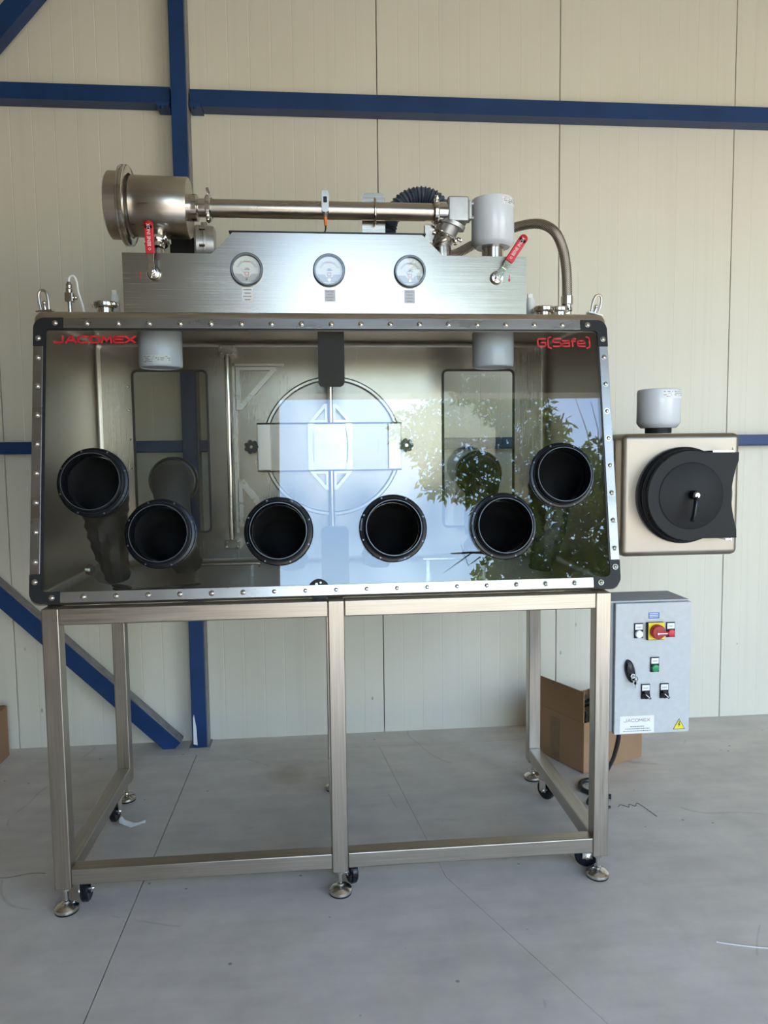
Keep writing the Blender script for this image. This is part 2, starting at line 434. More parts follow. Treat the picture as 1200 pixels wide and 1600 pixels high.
# stroke lettering --------------------------------------------------
GL = {
 'J': [[(.9, 1), (.9, .15), (.75, 0), (.12, 0), (0, .15)]], 'A': [[(0, 0), (.42, 1), (.58, 1), (1, 0)], [(.2, .3), (.8, .3)]],
 'C': [[(1, 1), (.2, 1), (0, .8), (0, .2), (.2, 0), (1, 0)]], 'O': [[(.2, 1), (.8, 1), (1, .8), (1, .2), (.8, 0), (.2, 0), (0, .2), (0, .8), (.2, 1)]],
 'M': [[(0, 0), (.12, 1), (.5, .25), (.88, 1), (1, 0)]], 'E': [[(1, 1), (.2, 1), (0, .8), (0, .2), (.2, 0), (1, 0)], [(.02, .5), (.9, .5)]],
 'X': [[(0, 0), (1, 1)], [(0, 1), (1, 0)]], 'G': [[(1, 1), (.2, 1), (0, .8), (0, .2), (.2, 0), (.85, 0), (1, .15), (1, .5), (.5, .5)]],
 'S': [[(1, 1), (.15, 1), (0, .85), (0, .64), (.12, .52), (.88, .52), (1, .4), (1, .15), (.85, 0), (0, 0)]],
 'a': [[(.08, .74), (.8, .74), (.92, .62), (.92, 0), (.15, 0), (0, .12), (0, .3), (.1, .42), (.92, .42)]],
 'f': [[(.85, 1), (.4, 1), (.25, .85), (.25, 0)], [(0, .68), (.75, .68)]],
 'e': [[(.92, 0), (.15, 0), (0, .15), (0, .6), (.15, .74), (.8, .74), (.92, .62), (.92, .37), (0, .37)]],
 '(': [[(.5, 1.25), (.2, 1.12), (.12, .95), (.12, .05), (.2, -.12), (.5, -.25)]], ')': [[(.0, 1.25), (.3, 1.12), (.38, .95), (.38, .05), (.3, -.12), (.0, -.25)]],
}
def strokes(mb, text, x, y, h, w, gap, th, z0, z1, T, narrow='f()'):
    for ch in text:
        cw = w*(.6 if ch in narrow else 1)
        for pl in GL.get(ch, []):
            sx = w if ch in '()' else cw
            pts = [(x+p[0]*sx, y+p[1]*h) for p in pl]
            for (ax, ay), (bx, by) in zip(pts, pts[1:]):
                d = Vector((bx-ax, by-ay)); l = d.length; d.normalize(); nx, ny = -d.y*th/2, d.x*th/2
                ex, ey = d.x*th*.45, d.y*th*.45
                mb.prism([[(ax-ex+nx, ay-ey+ny), (ax-ex-nx, ay-ey-ny), (bx+ex-nx, by+ey-ny), (bx+ex+nx, by+ey+ny)]], z0, z1, T)
        x += cw+gap
    return x
def text(txt, size, mat, parent, T, name='lettering', align='CENTER', shear=0, sx=1.0, depth=.0002, label=None):
    c = bpy.data.curves.new(name, 'FONT'); c.body = txt; c.size = size; c.align_x = align; c.align_y = 'CENTER'
    c.extrude = depth; c.shear = shear; c.resolution_u = 3
    o = bpy.data.objects.new('tmp_text', c); COL.objects.link(o)
    dg = bpy.context.evaluated_depsgraph_get()
    me = bpy.data.meshes.new_from_object(o.evaluated_get(dg)); bpy.data.objects.remove(o)
    me.materials.clear(); me.materials.append(M[mat]); me.name = name
    me.transform(Matrix.Diagonal((sx, 1, 1, 1)))
    return link(name, me, parent, T, label)

FRONT = RX(90)                      # local xy -> world xz, local +z -> world -y (towards the viewer)

# ================================================================== SETTING
WY = 1.177                          # face of the back wall
fl = thing('floor', (0, 0, 0), None, None); fl['kind'] = 'structure'
MB().box(-6, 8, -3.7, WY+.06, -.2, -.012).build('slab_bed', 'joint', fl)
def jx(p, q, y): return p[0]+(q[0]-p[0])*(y-p[1])/(q[1]-p[1])
J1 = ((.204, .957), (.188, -.39)); J2 = ((1.05, .065), (1.295, -.508))
ys, ye = -3.7, 1.022
for poly in ([(-6, ys), (jx(*J1, ys)-.0015, ys), (jx(*J1, ye)-.0015, ye), (-6, ye)],
             [(jx(*J1, ys)+.0015, ys), (2.4, ys), (jx(*J2, -.9), -.9), (1.05, .065), (.94, ye), (jx(*J1, ye)+.0015, ye)],
             [(2.4012, ys), (8, ys), (8, ye), (.9412, ye), (1.0512, .065), (jx(*J2, -.9)+.0012, -.9)],
             [(-6, ye+.002), (8, ye+.002), (8, WY+.06), (-6, WY+.06)]):
    MB().prism([poly], -.012, 0).build('floor_slab', 'concrete', fl)

def panel_wall(name, x0, seams, T, H, mat='wall'):
    w = thing(name, (0, 0, 0), None, None); w['kind'] = 'structure'
    for a, b in zip(seams, seams[1:]):
        pts = [(a+.0015, .05), (a+.0015, .002), (a+.003, 0)]
        n = 9; st = (b-a)/n
        for i in range(1, n):
            x = a+i*st; pts += [(x-.0025, 0), (x-.001, .0005), (x+.001, .0005), (x+.0025, 0)]
        pts += [(b-.003, 0), (b-.0015, .002), (b-.0015, .05)]
        MB().prism([pts], 0, H).build('wall_panel', mat, w, T, angle=10)
    return w
seams = [-.538+.7580*i for i in range(-7, 12)]
wb = panel_wall('wall_back', 0, seams, TR(0, WY, 0), 5.6)
MB().box(seams[0], seams[-1], WY+.052, WY+.07, 0, 5.6).build('backing_sheet', 'joint', wb)
XL, XR = seams[0], seams[-1]
def struct(name, mb, mat):
    o = mb.build(name, mat); o['kind'] = 'structure'; return o
struct('wall_left', MB().box(XL-.1, XL, -3.7, WY, 0, 5.6), 'room')
struct('wall_right', MB().box(XR, XR+.1, -3.7, WY, 0, 5.6), 'room')
OX0, OX1, OZ = .42, 6.6, 2.98
struct('wall_front', MB().prism([[(XL, 0), (OX0, 0), (OX0, OZ), (OX1, OZ), (OX1, 0), (XR, 0), (XR, 5.6), (XL, 5.6)]], 3.5, 3.62, FRONT), 'room')
struct('ceiling', MB().box(XL, XR, -3.7, WY+.1, 5.6, 5.7), 'roof')
g = MB().box(-25, 30, -40, -3.7, -.1, -.004).build('yard_ground', 'ground'); tag(g, 'pale sunlit yard outside the hall opening', 'ground'); g['kind'] = 'structure'

# blue steelwork ----------------------------------------------------
def bluepart(n, mb, p, mat='blue', label=None): return mb.build(n, mat, p, label=label)
c = thing('steel_column', (.21, 1.06, 0), 'blue painted upright steel column standing against the cream wall', 'column')
bluepart('tube', MB().box(.178, .236, 1.085, 1.16, 0, 5.55, .003), c)
bluepart('base_plate', MB().box(.165, .249, 1.078, 1.168, 0, .006), c, 'dust')
bluepart('edge_flange', MB().box(.2365, .2395, 1.10, 1.17, .006, 5.5), c, 'dust', 'dusty grey edge of the column')
MB().prism([[(.183, .02), (.199, .015), (.196, .09), (.188, .145), (.184, .13)]], -1.0848, -1.0842, FRONT).build('bare_patch', 'white_pl', c, label='white scraped patch near the foot')
def girt(x0, x1, z0, z1, label, lip=True):
    t = thing('wall_girt', ((x0+x1)/2, WY, z0), label, 'beam')
    MB().box(x0, x1, WY-.062, WY-.0005, z0+.004, z1, .002).build('web', 'blue', t)
    MB().box(x0, x1, WY-.068, WY-.0005, z0, z0+.004).build('lower_lip', 'blue', t)
    return t
g1 = girt(XL, .17, 2.556, 2.620, 'blue horizontal wall beam at the top left, left of the column')
g2 = girt(.245, XR, 2.548, 2.615, 'blue horizontal wall beam at the top, running right from the column')
g3 = girt(XL, XR, 1.214, 1.262, 'blue horizontal wall beam at mid height, behind the glovebox')
for x0, x1, pp in ((.12, .17, g1), (.245, .29, g2)):
    MB().box(x0, x1, WY-.085, WY-.0005, 2.54, 2.556, .001).build('bracket', 'blue', pp)
    MB().cyl((x0+.02, WY-.075, 2.530), (x0+.02, WY-.075, 2.541), .007, seg=6).build('bolt', 'blue', pp)
def brace(p, q, w, label, y0=1.095, y1=1.155):
    d = (Vector(q)-Vector(p)).normalized(); n = Vector((-d.y, d.x))*w/2
    t = thing('diagonal_brace', ((p[0]+q[0])/2, y1, min(p[1], q[1])), label, 'brace')
    P, Q = Vector(p), Vector(q)
    ends = [(P+n), (P-n), (Q-n), (Q+n)]
    MB().prism([[tuple(e) for e in ends]], -y1, -y0, FRONT).build('tube', 'blue', t)
    return t, n, P, Q
t, n, P, Q = brace((-1.105, 1.20), (.105, .0), .066, 'blue diagonal brace running down to the floor beside the column foot')
t_b = MB().prism([[tuple(P+n*1.0), tuple(P+n*1.10), tuple(Q+n*1.10), tuple(Q+n*1.0)]], -1.16, -1.10, FRONT).build('dusty_edge', 'dust', t, label='dusty grey upper edge')
brace((-.575, 2.669), (.11, 3.443), .075, 'blue diagonal brace crossing the top left corner of the wall')

# ================================================================== SUPPORT STAND
t_ = .0433; D = .675; ZR = .0813; ZB = .069; HT = .8187; WD = 1.5; CX = .75
st = thing('support_stand', (CX, D/2, 0), 'stainless steel tube stand on levelling feet carrying the glovebox', 'stand')
leg_me = None
for x in (0, CX-t_/2, WD-t_):
    for y in (0, D-t_):
        MB().box(x, x+t_, y, y+t_, ZB, HT, .0035).build('leg', 'steel_v', st)
for x0, x1 in ((t_, CX-t_/2), (CX+t_/2, WD-t_)):
    MB().box(x0, x1, 0, t_, ZR, ZR+t_, .0035).build('bottom_rail', 'steel_h', st)
    MB().box(x0, x1, 0, t_, HT-t_, HT, .0035).build('top_rail', 'steel_h', st)
    MB().box(x0, x1, D-t_, D, HT-t_, HT, .0035).build('top_rail', 'steel_h', st)
for x in (0, CX-t_/2, WD-t_):
    MB().box(x, x+t_, t_, D-t_, ZR, ZR+t_, .0035).build('side_rail', 'steel_y', st)
    MB().box(x, x+t_, t_, D-t_, HT-t_, HT, .0035).build('side_rail', 'steel_y', st)
# levelling feet
foot = MB().lathe([(0, 0), (.030, 0), (.032, .004), (.031, .010), (.022, .018), (.010, .021), (.009, .026), (.006, .028), (0, .028)], seg=32).mesh('levelling_foot', 'steel_pol')
pad = MB().lathe([(0, 0), (.030, 0), (.031, .003), (0, .003)], seg=32).mesh('foot_pad', 'black_matte')
stem = MB().cyl((0, 0, .02), (0, 0, ZB), .0055, seg=12).cyl((0, 0, ZB-.012), (0, 0, ZB-.004), .011, seg=6).mesh('foot_stem', 'steel_pol')
for x in (t_/2, CX, WD-t_/2):
    for y in (t_/2, D-t_/2):
        f = link('levelling_foot', foot, st, TR(x, y, .003))
        link('foot_pad', pad, f, TR(x, y, 0)); link('foot_stem', stem, f, TR(x, y, 0))
# casters (raised just off the floor)
def wheel_pts():
    w = MB().lathe([(0, -.011), (.012, -.012), (.014, -.008), (.030, -.010), (.034, -.006), (.034, .006), (.030, .010), (.014, .008), (.012, .012), (0, .011)], axis=(1, 0, 0), seg=28)
    return w.mesh('wheel', 'black')
wheel = wheel_pts()
fork = MB().box(-.018, -.015, -.014, .014, -.004, .040).box(.015, .018, -.014, .014, -.004, .040).box(-.018, .018, -.016, .016, .036, .040).cyl((-.021, 0, 0), (.021, 0, 0), .006, seg=12).box(-.022, .022, -.024, .024, .0405, .0443).mesh('fork', 'chrome')
for x, y, rz in ((t_/2+.002, .50, -5), (WD-t_/2-.002, .49, 30), (t_/2+.042, .060, 0), (CX+.032, .066, 18), (WD-.036, .072, 80)):
    cz = ZR-.0443
    T = TR(x, y, cz) @ RZ(rz)
    cst = link('caster', fork, st, T); link('wheel', wheel, cst, T)

# ================================================================== GLOVEBOX
FB = Vector((0, .0265, .8187)); E_ = Vector((0, .1342, .7762)).normalized(); N_ = Vector((0, -E_.z, E_.y))
FM = Matrix(((1, 0, 0, 0), (0, E_.y, N_.y, FB.y), (0, E_.z, N_.z, FB.z), (0, 0, 0, 1)))   # face frame: x, up the slope, outwards
X0, X1, Z0, Z1, YB = -.041, 1.5405, HT, 1.5949, .715
gb = thing('glovebox', (CX, .37, HT), 'large stainless steel glovebox with sloping glass front and six black glove ports', 'glovebox')
def yf(z): return FB.y+(z-FB.z)/E_.z*E_.y
def fr(x0, x1, z0, z1, r, off): return [(x, yf(z)+off, z) for x, z in rrect(x0, x1, z0, z1, r, 6)]
def bk(x0, x1, z0, z1, r, y): return [(x, y, z) for x, z in rrect(x0, x1, z0, z1, r, 6)]
GX0, GX1, GZ0, GZ1 = -.004, 1.509, .850, 1.540
B = .02
rings = [bk(X0+.003, X1-.003, Z0+.003, Z1-.003, .022, YB-.002), fr(X0+.003, X1-.003, Z0+.003, Z1-.003, .022, .006+B),
         fr(X0+B, X1-B, Z0+B, Z1-B, .012, .004), fr(GX0, GX1, GZ0, GZ1, .012, .004), fr(GX0, GX1, GZ0, GZ1, .012, 0), fr(X0+B, X1-B, Z0+B, Z1-B, .012, 0)]
for k in (30, 60, 90):
    a = math.radians(k); i = B*(1-math.sin(a)); rings.append(fr(X0+i, X1-i, Z0+i, Z1-i, .012+B*.6*math.sin(a), B*(1-math.cos(a))))
rings.append(bk(X0, X1, Z0, Z1, .024, YB-B))
for k in (30, 60, 90):
    a = math.radians(k); i = B*(1-math.cos(a)); rings.append(bk(X0+i, X1-i, Z0+i, Z1-i, .022-.01*math.sin(a), YB-B+B*math.sin(a)))
sh = MB().loft(rings); sh.wn = True; sh.build('shell', 'steel_box', gb, angle=50)
# back panel with two windows and the round hatch opening
WIN = ((.083, .334), (1.160, 1.417)); wz0, wz1 = .934, 1.494
HC = (.764, 1.228)
holes = [rrect(a, b, wz0, wz1, .016) for a, b in WIN]
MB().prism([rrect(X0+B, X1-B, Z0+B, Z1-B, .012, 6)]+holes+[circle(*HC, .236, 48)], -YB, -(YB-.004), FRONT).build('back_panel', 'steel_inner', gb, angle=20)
for a, b in WIN:
    f = MB().prism([rrect(a-.004, b+.004, wz0-.004, wz1+.004, .02), rrect(a+.004, b-.004, wz0+.004, wz1-.004, .013)], -(YB-.004), -(YB-.009), FRONT).build('rear_window', 'gasket', gb, label='rear window in a black rubber seal')
    MB().prism([rrect(a+.001, b-.001, wz0+.001, wz1-.001, .014)], -(YB-.0005), -(YB-.0035), FRONT).build('pane', 'glass2', f)
    # studs around the rear window
for x in (.068,):
    for z in (1.16, 1.26, 1.36, 1.44): MB().ico((x, YB-.006, z), .004, sub=1).build('stud', 'chrome', gb)
# front glass and seal
MB().prism([rrect(-.010, 1.512, .022, .743, .016), rrect(.000, 1.504, .030, .733, .012)], .0087, .0098, FM).build('glass_seal', 'gasket', gb)
# frame strips + corner clamps, each with domed bolts
bolt_me = MB().lathe([(.0062, 0), (.0060, .0018), (.0045, .0036), (.002, .0044), (.0015, .003), (0, .003)], seg=16).lathe([(.0078, -.0002), (.0078, .0006), (.006, .0006)], seg=16).mesh('bolt', 'chrome')
SW = .029
def strip(x0, x1, y0, y1, bolts):
    s = MB().box(x0, x1, y0, y1, .0088, .0118, .0008, FM, 1).build('frame_strip', 'steel_strip', gb)
    for bx, by in bolts: link('bolt', bolt_me, s, FM @ TR(bx, by, .0118))
fx0, fx1, fy0, fy1 = -.033, 1.533, .009, .763
nb = 18
bx = [.1035+i*(1.404-.1035)/16 for i in range(17)]
strip(fx0+.076, fx1-.076, fy1-SW+.002, fy1, [(x, fy1-.0145) for x in bx])
strip(fx0+.076, fx1-.076, fy0+.001, fy0+SW, [(x-.002, fy0+.0150) for x in bx])
by = [.1165+i*(.655-.1165)/7 for i in range(8)]
strip(fx0, fx0+SW-.004, fy0+.076, fy1-.076, [(fx0+.0125, y) for y in by])
strip(fx1-SW+.004, fx1, fy0+.076, fy1-.076, [(fx1-.0125, y) for y in by])
for sx, sy, cx, cy in ((1, 1, fx0, fy0), (-1, 1, fx1, fy0), (-1, -1, fx1, fy1), (1, -1, fx0, fy1)):
    L_, w1, w2, ri, ro = .0755, .030, .0285, .012, .028
    pts = [(L_, 0), (L_, w1)]
    pts += [(w2+ri-ri*math.sin(math.radians(a)), w1+ri-ri*math.cos(math.radians(a))) for a in (0, 30, 60, 90)]
    pts += [(w2, L_), (0, L_)]
    pts += [(ro-ro*math.cos(math.radians(a)), ro-ro*math.sin(math.radians(a))) for a in (0, 15, 30, 45, 60, 75, 90)]
    pts = [(cx+sx*x, cy+sy*y) for x, y in pts]
    if sx*sy < 0: pts = pts[::-1]
    k = MB().prism([pts], .0088, .0135, FM).build('corner_clamp', 'black_matte', gb, label='black corner clamp')
    for x, y in ((.056, .0145), (.0135, .056)): link('bolt', bolt_me, k, FM @ TR(cx+sx*x, cy+sy*y, .0135))
# lettering on the glass
lt = MB(); strokes(lt, 'JACOMEX', .020, .697, .0165, .0245, .0062, .0050, .0086, .0090, FM)
lt.build('maker_lettering', 'red', gb, label='red maker lettering on the glass, top left')
lt = MB(); strokes(lt, 'G(Safe)', 1.332, .688, .0215, .0220, .0045, .0040, .0086, .0090, FM, narrow='f()')
lt.build('model_lettering', 'red', gb, label='red lettering on the glass, top right')

# glove ports
ring_me = MB().lathe([(.0905, 0), (.0915, .003), (.0915, .008), (.0890, .011), (.0830, .012), (.0815, .014), (.0800, .029), (.0785, .032), (.0755, .0345), (.0730, .0345), (.0715, .032), (.0715, .004), (.0720, -.020), (.0760, -.024), (.0905, 0)], seg=64).mesh('glove_port', 'black')
lip_me = MB().torus((0, 0, .0342), (0, 0, 1), .0738, .0010, 64, 6).mesh('port_lip', 'bezel')
scr_me = MB().cyl((0, 0, 0), (0, 0, .0012), .0024, seg=10).mesh('port_screw', 'bezel')
rib_me = MB().torus((0, 0, .019), (0, 0, 1), .0812, .0016, 64, 6).mesh('port_band', 'black_matte')
PORTS = [(.125, 1.134), (.296, .9985), (.603, .9985), (.908, 1.000), (1.210, .9995), (1.380, 1.1345)]
def hface(z): return (z-FB.z)/E_.z
MB().prism([[(GX0-.004, .024), (GX1+.004, .024), (GX1+.004, .735), (GX0-.004, .735)]]+[circle(px, hface(pz), .0785, 48)[::-1] for px, pz in PORTS], .0006, .0085, FM).build('front_glass', 'glass', gb, angle=20)
for i, (px, pz) in enumerate(PORTS):
    T = FM @ TR(px, hface(pz), .0088)
    p = link('glove_port', ring_me, gb, T); link('port_lip', lip_me, p, T); link('port_band', rib_me, p, T)
    for k in range(8):
        a = math.radians(20+45*k); link('port_screw', scr_me, p, T @ TR(.0865*math.cos(a), .0865*math.sin(a), .0115))
    # rubber sleeve: open mouth at the port, closed and sagging inside
    s = MB(); o = Vector((px, yf(pz), pz)); inn = -N_
    if i in (0, 5):
        sgn = 1 if i == 0 else -1
        pts = [o-inn*.0, o+inn*.05+Vector((0, 0, -.004)), o+inn*.10+Vector((sgn*-.004, 0, -.05)), o+inn*.105+Vector((sgn*-.002, 0, -.13)), o+inn*.10+Vector((sgn*.012, 0, -.20)), o+inn*.095+Vector((sgn*.022, .02, -.262))]
        rf = lambda u: (.0705*(1-max(0, u-.25)*.75), .0705*(1-max(0, u-.25)*1.0))
    else:
        pts = [o, o+inn*.05, o+inn*.10+Vector((0, 0, -.008)), o+inn*.15+Vector((0, 0, -.02)), o+inn*.19+Vector((.02 if i < 3 else -.02, 0, -.05)), o+inn*.21+Vector((.03 if i < 3 else -.03, 0, -.085))]
        rf = lambda u: (.0705*(1-max(0, u-.3)*.55), .0705*(1-max(0, u-.3)*.8))
    s.tube(pts, .07, 28, smooth=6, rfun=rf, caps=False)
    s.b.verts.ensure_lookup_table()
    s.b.faces.new(s.b.verts[-28:])
    for v in s.b.verts[28:]:
        u = (v.co-o).length; v.co += Vector((math.sin(v.co.z*210+i)*.0028, math.sin(v.co.x*260+i*2)*.0022, 0))*min(1, u/.1)
    so = s.build('glove_sleeve', 'rubber', p)
    for ang in {2: (58,), 3: (172, -72), 4: (165,)}.get(i, ()):
        text('JACOMEX', .0062, 'bezel', p, T @ Matrix.Rotation(math.radians(ang-90), 4, 'Z') @ TR(0, .0862, .0118), 'embossed_lettering', sx=1.2)
# rear ports with their sleeves
for px, pz, sg in ((.209, 1.115, 1), (1.291, 1.124, -1)):
    o = Vector((px, YB-.004, pz))
    rr_ = MB().lathe([(.084, 0), (.084, .006), (.078, .014), (.070, .016), (.070, -.028), (.084, -.028), (.084, 0)], o, (0, -1, 0), 48).build('rear_glove_port', 'black', gb, label='glove port on the rear window')
    s = MB().tube([o+Vector((0, -.012, 0)), o+Vector((0, -.05, -.01)), o+Vector((sg*.01, -.085, -.06)), o+Vector((sg*.025, -.10, -.14)), o+Vector((sg*.03, -.10, -.21))], .07, 28, smooth=5, rfun=lambda u: (.074*(1-.45*u), .074*(1-.5*u)))
    s.build('glove_sleeve', 'rear_rubber', rr_)

# round transfer hatch in the back panel
hx, hz = HC
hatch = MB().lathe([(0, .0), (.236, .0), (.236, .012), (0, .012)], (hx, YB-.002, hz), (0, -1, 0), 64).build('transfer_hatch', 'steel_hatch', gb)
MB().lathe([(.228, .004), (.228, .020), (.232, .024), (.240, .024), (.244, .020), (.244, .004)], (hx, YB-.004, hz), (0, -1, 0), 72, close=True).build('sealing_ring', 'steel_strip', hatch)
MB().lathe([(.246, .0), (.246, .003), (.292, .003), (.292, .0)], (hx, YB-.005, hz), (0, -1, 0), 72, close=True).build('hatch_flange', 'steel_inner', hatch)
yb = .645
m_ = MB().box(.505, 1.003, yb+.012, yb+.015, 1.145, 1.309, .001)
m_.box(.505, 1.003, yb-.006, yb+.015, 1.306, 1.310).box(.505, 1.003, yb-.006, yb+.015, 1.143, 1.147)
m_.build('latch_bar', 'steel_hatch', hatch)
for a, b in ((.508, .551), (.957, 1.000)):
    MB().box(a, b, yb-.010, yb+.011, 1.149, 1.305, .001).build('end_plate', 'steel_strip', hatch)
m_ = MB()
for s in (1, -1):
    arc = [(.755+s*.076, 1.148), (.755+s*.076, 1.306), (.755+s*.052, 1.306), (.755+s*.060, 1.26), (.755+s*.062, 1.227), (.755+s*.060, 1.19), (.755+s*.052, 1.148)]
    m_.prism([arc if s > 0 else arc[::-1]], -(yb-.002), -(yb-.016), FRONT)
m_.box(.700, .81, yb-.003, yb+.011, 1.150, 1.304).build('center_bracket', 'steel_strip', hatch)
gm = MB()
for sx in (1, -1):
    for sz, zb_ in ((1, 1.310), (-1, 1.143)):
        cxx = .757+sx*.008; A = [(cxx, zb_), (cxx+sx*.066, zb_), (cxx+sx*.012, zb_+sz*.064), (cxx, zb_+sz*.064)]
        I_ = [(cxx+sx*.010, zb_+sz*.008), (cxx+sx*.046, zb_+sz*.008), (cxx+sx*.010, zb_+sz*.050)]
        gm.prism([A, I_], -(yb+.004), -(yb-.006), FRONT)
gm.build('gusset', 'steel_strip', hatch)
MB().cyl((.757, yb-.006, 1.31), (.757, yb-.006, 1.54), .0105, seg=20).build('push_rod', 'steel_pol', hatch)
MB().cyl((.757, yb-.006, .86), (.757, yb-.006, 1.143), .0105, seg=20).build('push_rod', 'steel_pol', hatch)
for kx in (.487, 1.018):
    k = MB().cyl((kx, yb+.03, 1.229), (kx, yb-.004, 1.229), .017, seg=20)
    for j in range(7):
        a = 2*math.pi*j/7; k.cyl((kx+.017*math.cos(a), yb-.002, 1.229+.017*math.sin(a)), (kx+.017*math.cos(a), yb-.020, 1.229+.017*math.sin(a)), .0075, seg=10)
    k.cyl((kx, yb-.002, 1.229), (kx, yb-.021, 1.229), .017, seg=20)
    k.build('knob', 'black', hatch, label='black star knob'); MB().cyl((kx, yb-.021, 1.229), (kx, yb-.023, 1.229), .005, seg=12).build('knob_screw', 'chrome', hatch)
# hinge frame and rod on the left of the hatch
hr = MB().cyl((.409, .675, .905), (.409, .675, 1.545), .0095, seg=20).build('hinge_rod', 'steel_pol', gb)
for z in (1.558, .893):
    k = MB().box(.383, .437, .660, .708, z-.016, z+.016, .002)
    for dx in (-.019, .019):
        for dz in (-.009, .009): k.cyl((.410+dx, .662, z+dz), (.410+dx, .655, z+dz), .0035, seg=8)
    k.build('hinge_block', 'steel_pol', hr)
fr_ = MB().box(.424, .432, .690, .706, .93, 1.515).box(.424, .60, .690, .706, 1.507, 1.515)
tri = [[(.434, 1.505), (.572, 1.505), (.574, 1.494), (.452, 1.358), (.434, 1.358)], [(.448, 1.494), (.553, 1.494), (.448, 1.378)]]
fr_.prism(tri, -.702, -.694, FRONT)
tri2 = [[(.434, .952), (.434, 1.115), (.450, 1.115), (.556, .985), (.556, .952)], [(.448, .964), (.540, .964), (.448, 1.088)]]
fr_.prism([tri2[0][::-1], tri2[1][::-1]], -.702, -.694, FRONT).build('hinge_frame', 'steel_strip', hr)
# two black covers just inside the glass, tray rails on the chamber floor
MB().prism([rrect(.716, .790, 1.394, 1.570, .014)], -.215, -.19, FRONT).build('rod_cover', 'black_matte', gb, label='black rounded cover hanging at the top centre')
MB().prism([rrect(.716, .792, .826, 1.000, .014)], -.160, -.135, FRONT).build('rod_cover', 'black_matte', gb, label='dark rounded cover at the bottom centre')
for a, b in ((.31, .525), (1.04, 1.26)):
    MB().cyl((a, .40, .864), (b, .40, .864), .006, seg=12).cyl((b-.006, .40, .864), (b, .40, .864), .012, seg=12).box(a+.01, a+.02, .395, .405, .823, .860).box(b-.03, b-.02, .395, .405, .823, .860).build('tray_rail', 'steel_pol', gb)
gp = MB().lathe([(.0, .0087), (.0285, .0087), (.0285, .0108), (.027, .0115), (0, .0115)], (.706, .0255, 0), (0, 0, 1), 36, T=FM).build('glass_plug', 'black_matte', gb, label='round black plug low in the glass')
MB().cyl((.700, .040, .0116), (.700, .040, .0125), .004, seg=10, T=FM).cyl((.711, .044, .0116), (.711, .044, .0125), .003, seg=10, T=FM).build('plug_contact', 'cast', gp)

# things inside the chamber
bt = thing('plastic_bottle', (.10, .30, .823), 'clear plastic bottle lying inside the glovebox at its bottom left', 'bottle')
MB().lathe([(0, 0), (.030, 0), (.033, .004), (.033, .085), (.022, .105), (.013, .110), (.013, .120), (0, .120)], (.165, .24, .858), (-.85, .3, .12), 28).build('bottle_body', 'clearpl', bt)
MB().lathe([(0, 0), (.016, 0), (.016, .016), (0, .016)], Vector((.165, .24, .858))+Vector((-.85, .3, .12)).normalized()*.121, (-.85, .3, .12), 20).build('bottle_cap', 'steel_pol', bt)
cc = MB()
for k in range(3): cc.torus((.160, .17, .828+k*.007), (0.1*k, .1, 1), .020+.002*k, .0035, 24, 8)
cc.tube([(.18, .17, .83), (.22, .20, .828), (.30, .23, .828), (.36, .26, .828)], .0035, 8, smooth=5)
tag(cc.build('coiled_cable', 'cable'), 'short black cable coiled on the glovebox floor beside the bottle', 'cable')

# ================================================================== AIR FILTERS
def air_filter(x, y, z, r, h, label, up=True, neckmat='steel_pol', nr=.034, nh=.03, sticker=20, below=False):
    """white canister; z is where its neck meets the surface; up=False hangs it"""
    s = 1 if up else -1
    t = thing('air_filter', (x, y, z), label, 'filter', None)
    MB().lathe([(0, 0), (nr, 0), (nr, nh*.4), (nr*1.0, nh*.45), (nr*1.0, nh), (0, nh)], (x, y, z), (0, 0, s), 32).build('neck', neckmat, t)
    b0 = nh
    pr = [(0, b0), (r*.80, b0), (r*.90, b0+.006), (r, b0+.016), (r, b0+h-.010), (r*.97, b0+h-.003), (r*.90, b0+h-.001), (r*.88, b0+h-.004), (0, b0+h-.004)]
    MB().lathe(pr, (x, y, z), (0, 0, s), 56).build('canister', 'white', t)
    # printed sticker
    a0 = math.radians(-90+sticker); zc = z+s*(b0+h-.020)
    m = MB(); n = 14; va = []
    for i in range(n+1):
        a = a0+(i/n-.5)*1.3; va.append((x+(r+.0004)*math.cos(a), y+(r+.0004)*math.sin(a)))
    for (ax, ay), (bx_, by_) in zip(va, va[1:]): m._add([(ax, ay, zc-.012), (bx_, by_, zc-.012), (bx_, by_, zc+.012), (ax, ay, zc+.012)], [(0, 1, 2, 3)])
    m.build('sticker', 'paper', t)
    m = MB()
    for row in range(4):
        for i in range(n*2):
            if random.random() < .45 or (i > 9 and row == 3): continue
            a = a0+((i+.15)/(2*n)-.5)*1.25; b = a+1.25/(2*n)*.75; zz = zc+.008-row*.005
            R2 = r+.0009
            m._add([(x+R2*math.cos(a), y+R2*math.sin(a), zz-.001), (x+R2*math.cos(b), y+R2*math.sin(b), zz-.001), (x+R2*math.cos(b), y+R2*math.sin(b), zz+.001), (x+R2*math.cos(a), y+R2*math.sin(a), zz+.001)], [(0, 1, 2, 3)])
    m.build('sticker_print', 'ink', t)
    return t
air_filter(1.271, .42, 1.790, .0665, .148, 'white canister air filter above the steel gauge panel, beside the braided hose', nh=.052, sticker=50)
air_filter(.262, .30, 1.592, .062, .118, 'white canister air filter hanging inside the glovebox, top left', up=False, nh=.018, sticker=0)
air_filter(1.243, .30, 1.592, .062, .118, 'white canister air filter hanging inside the glovebox, top right', up=False, nh=.018, sticker=170)
air_filter(1.780, .33, 1.256, .0655, .121, 'white canister air filter standing on the small side chamber', neckmat='black_matte', nr=.040, nh=.016, sticker=20)

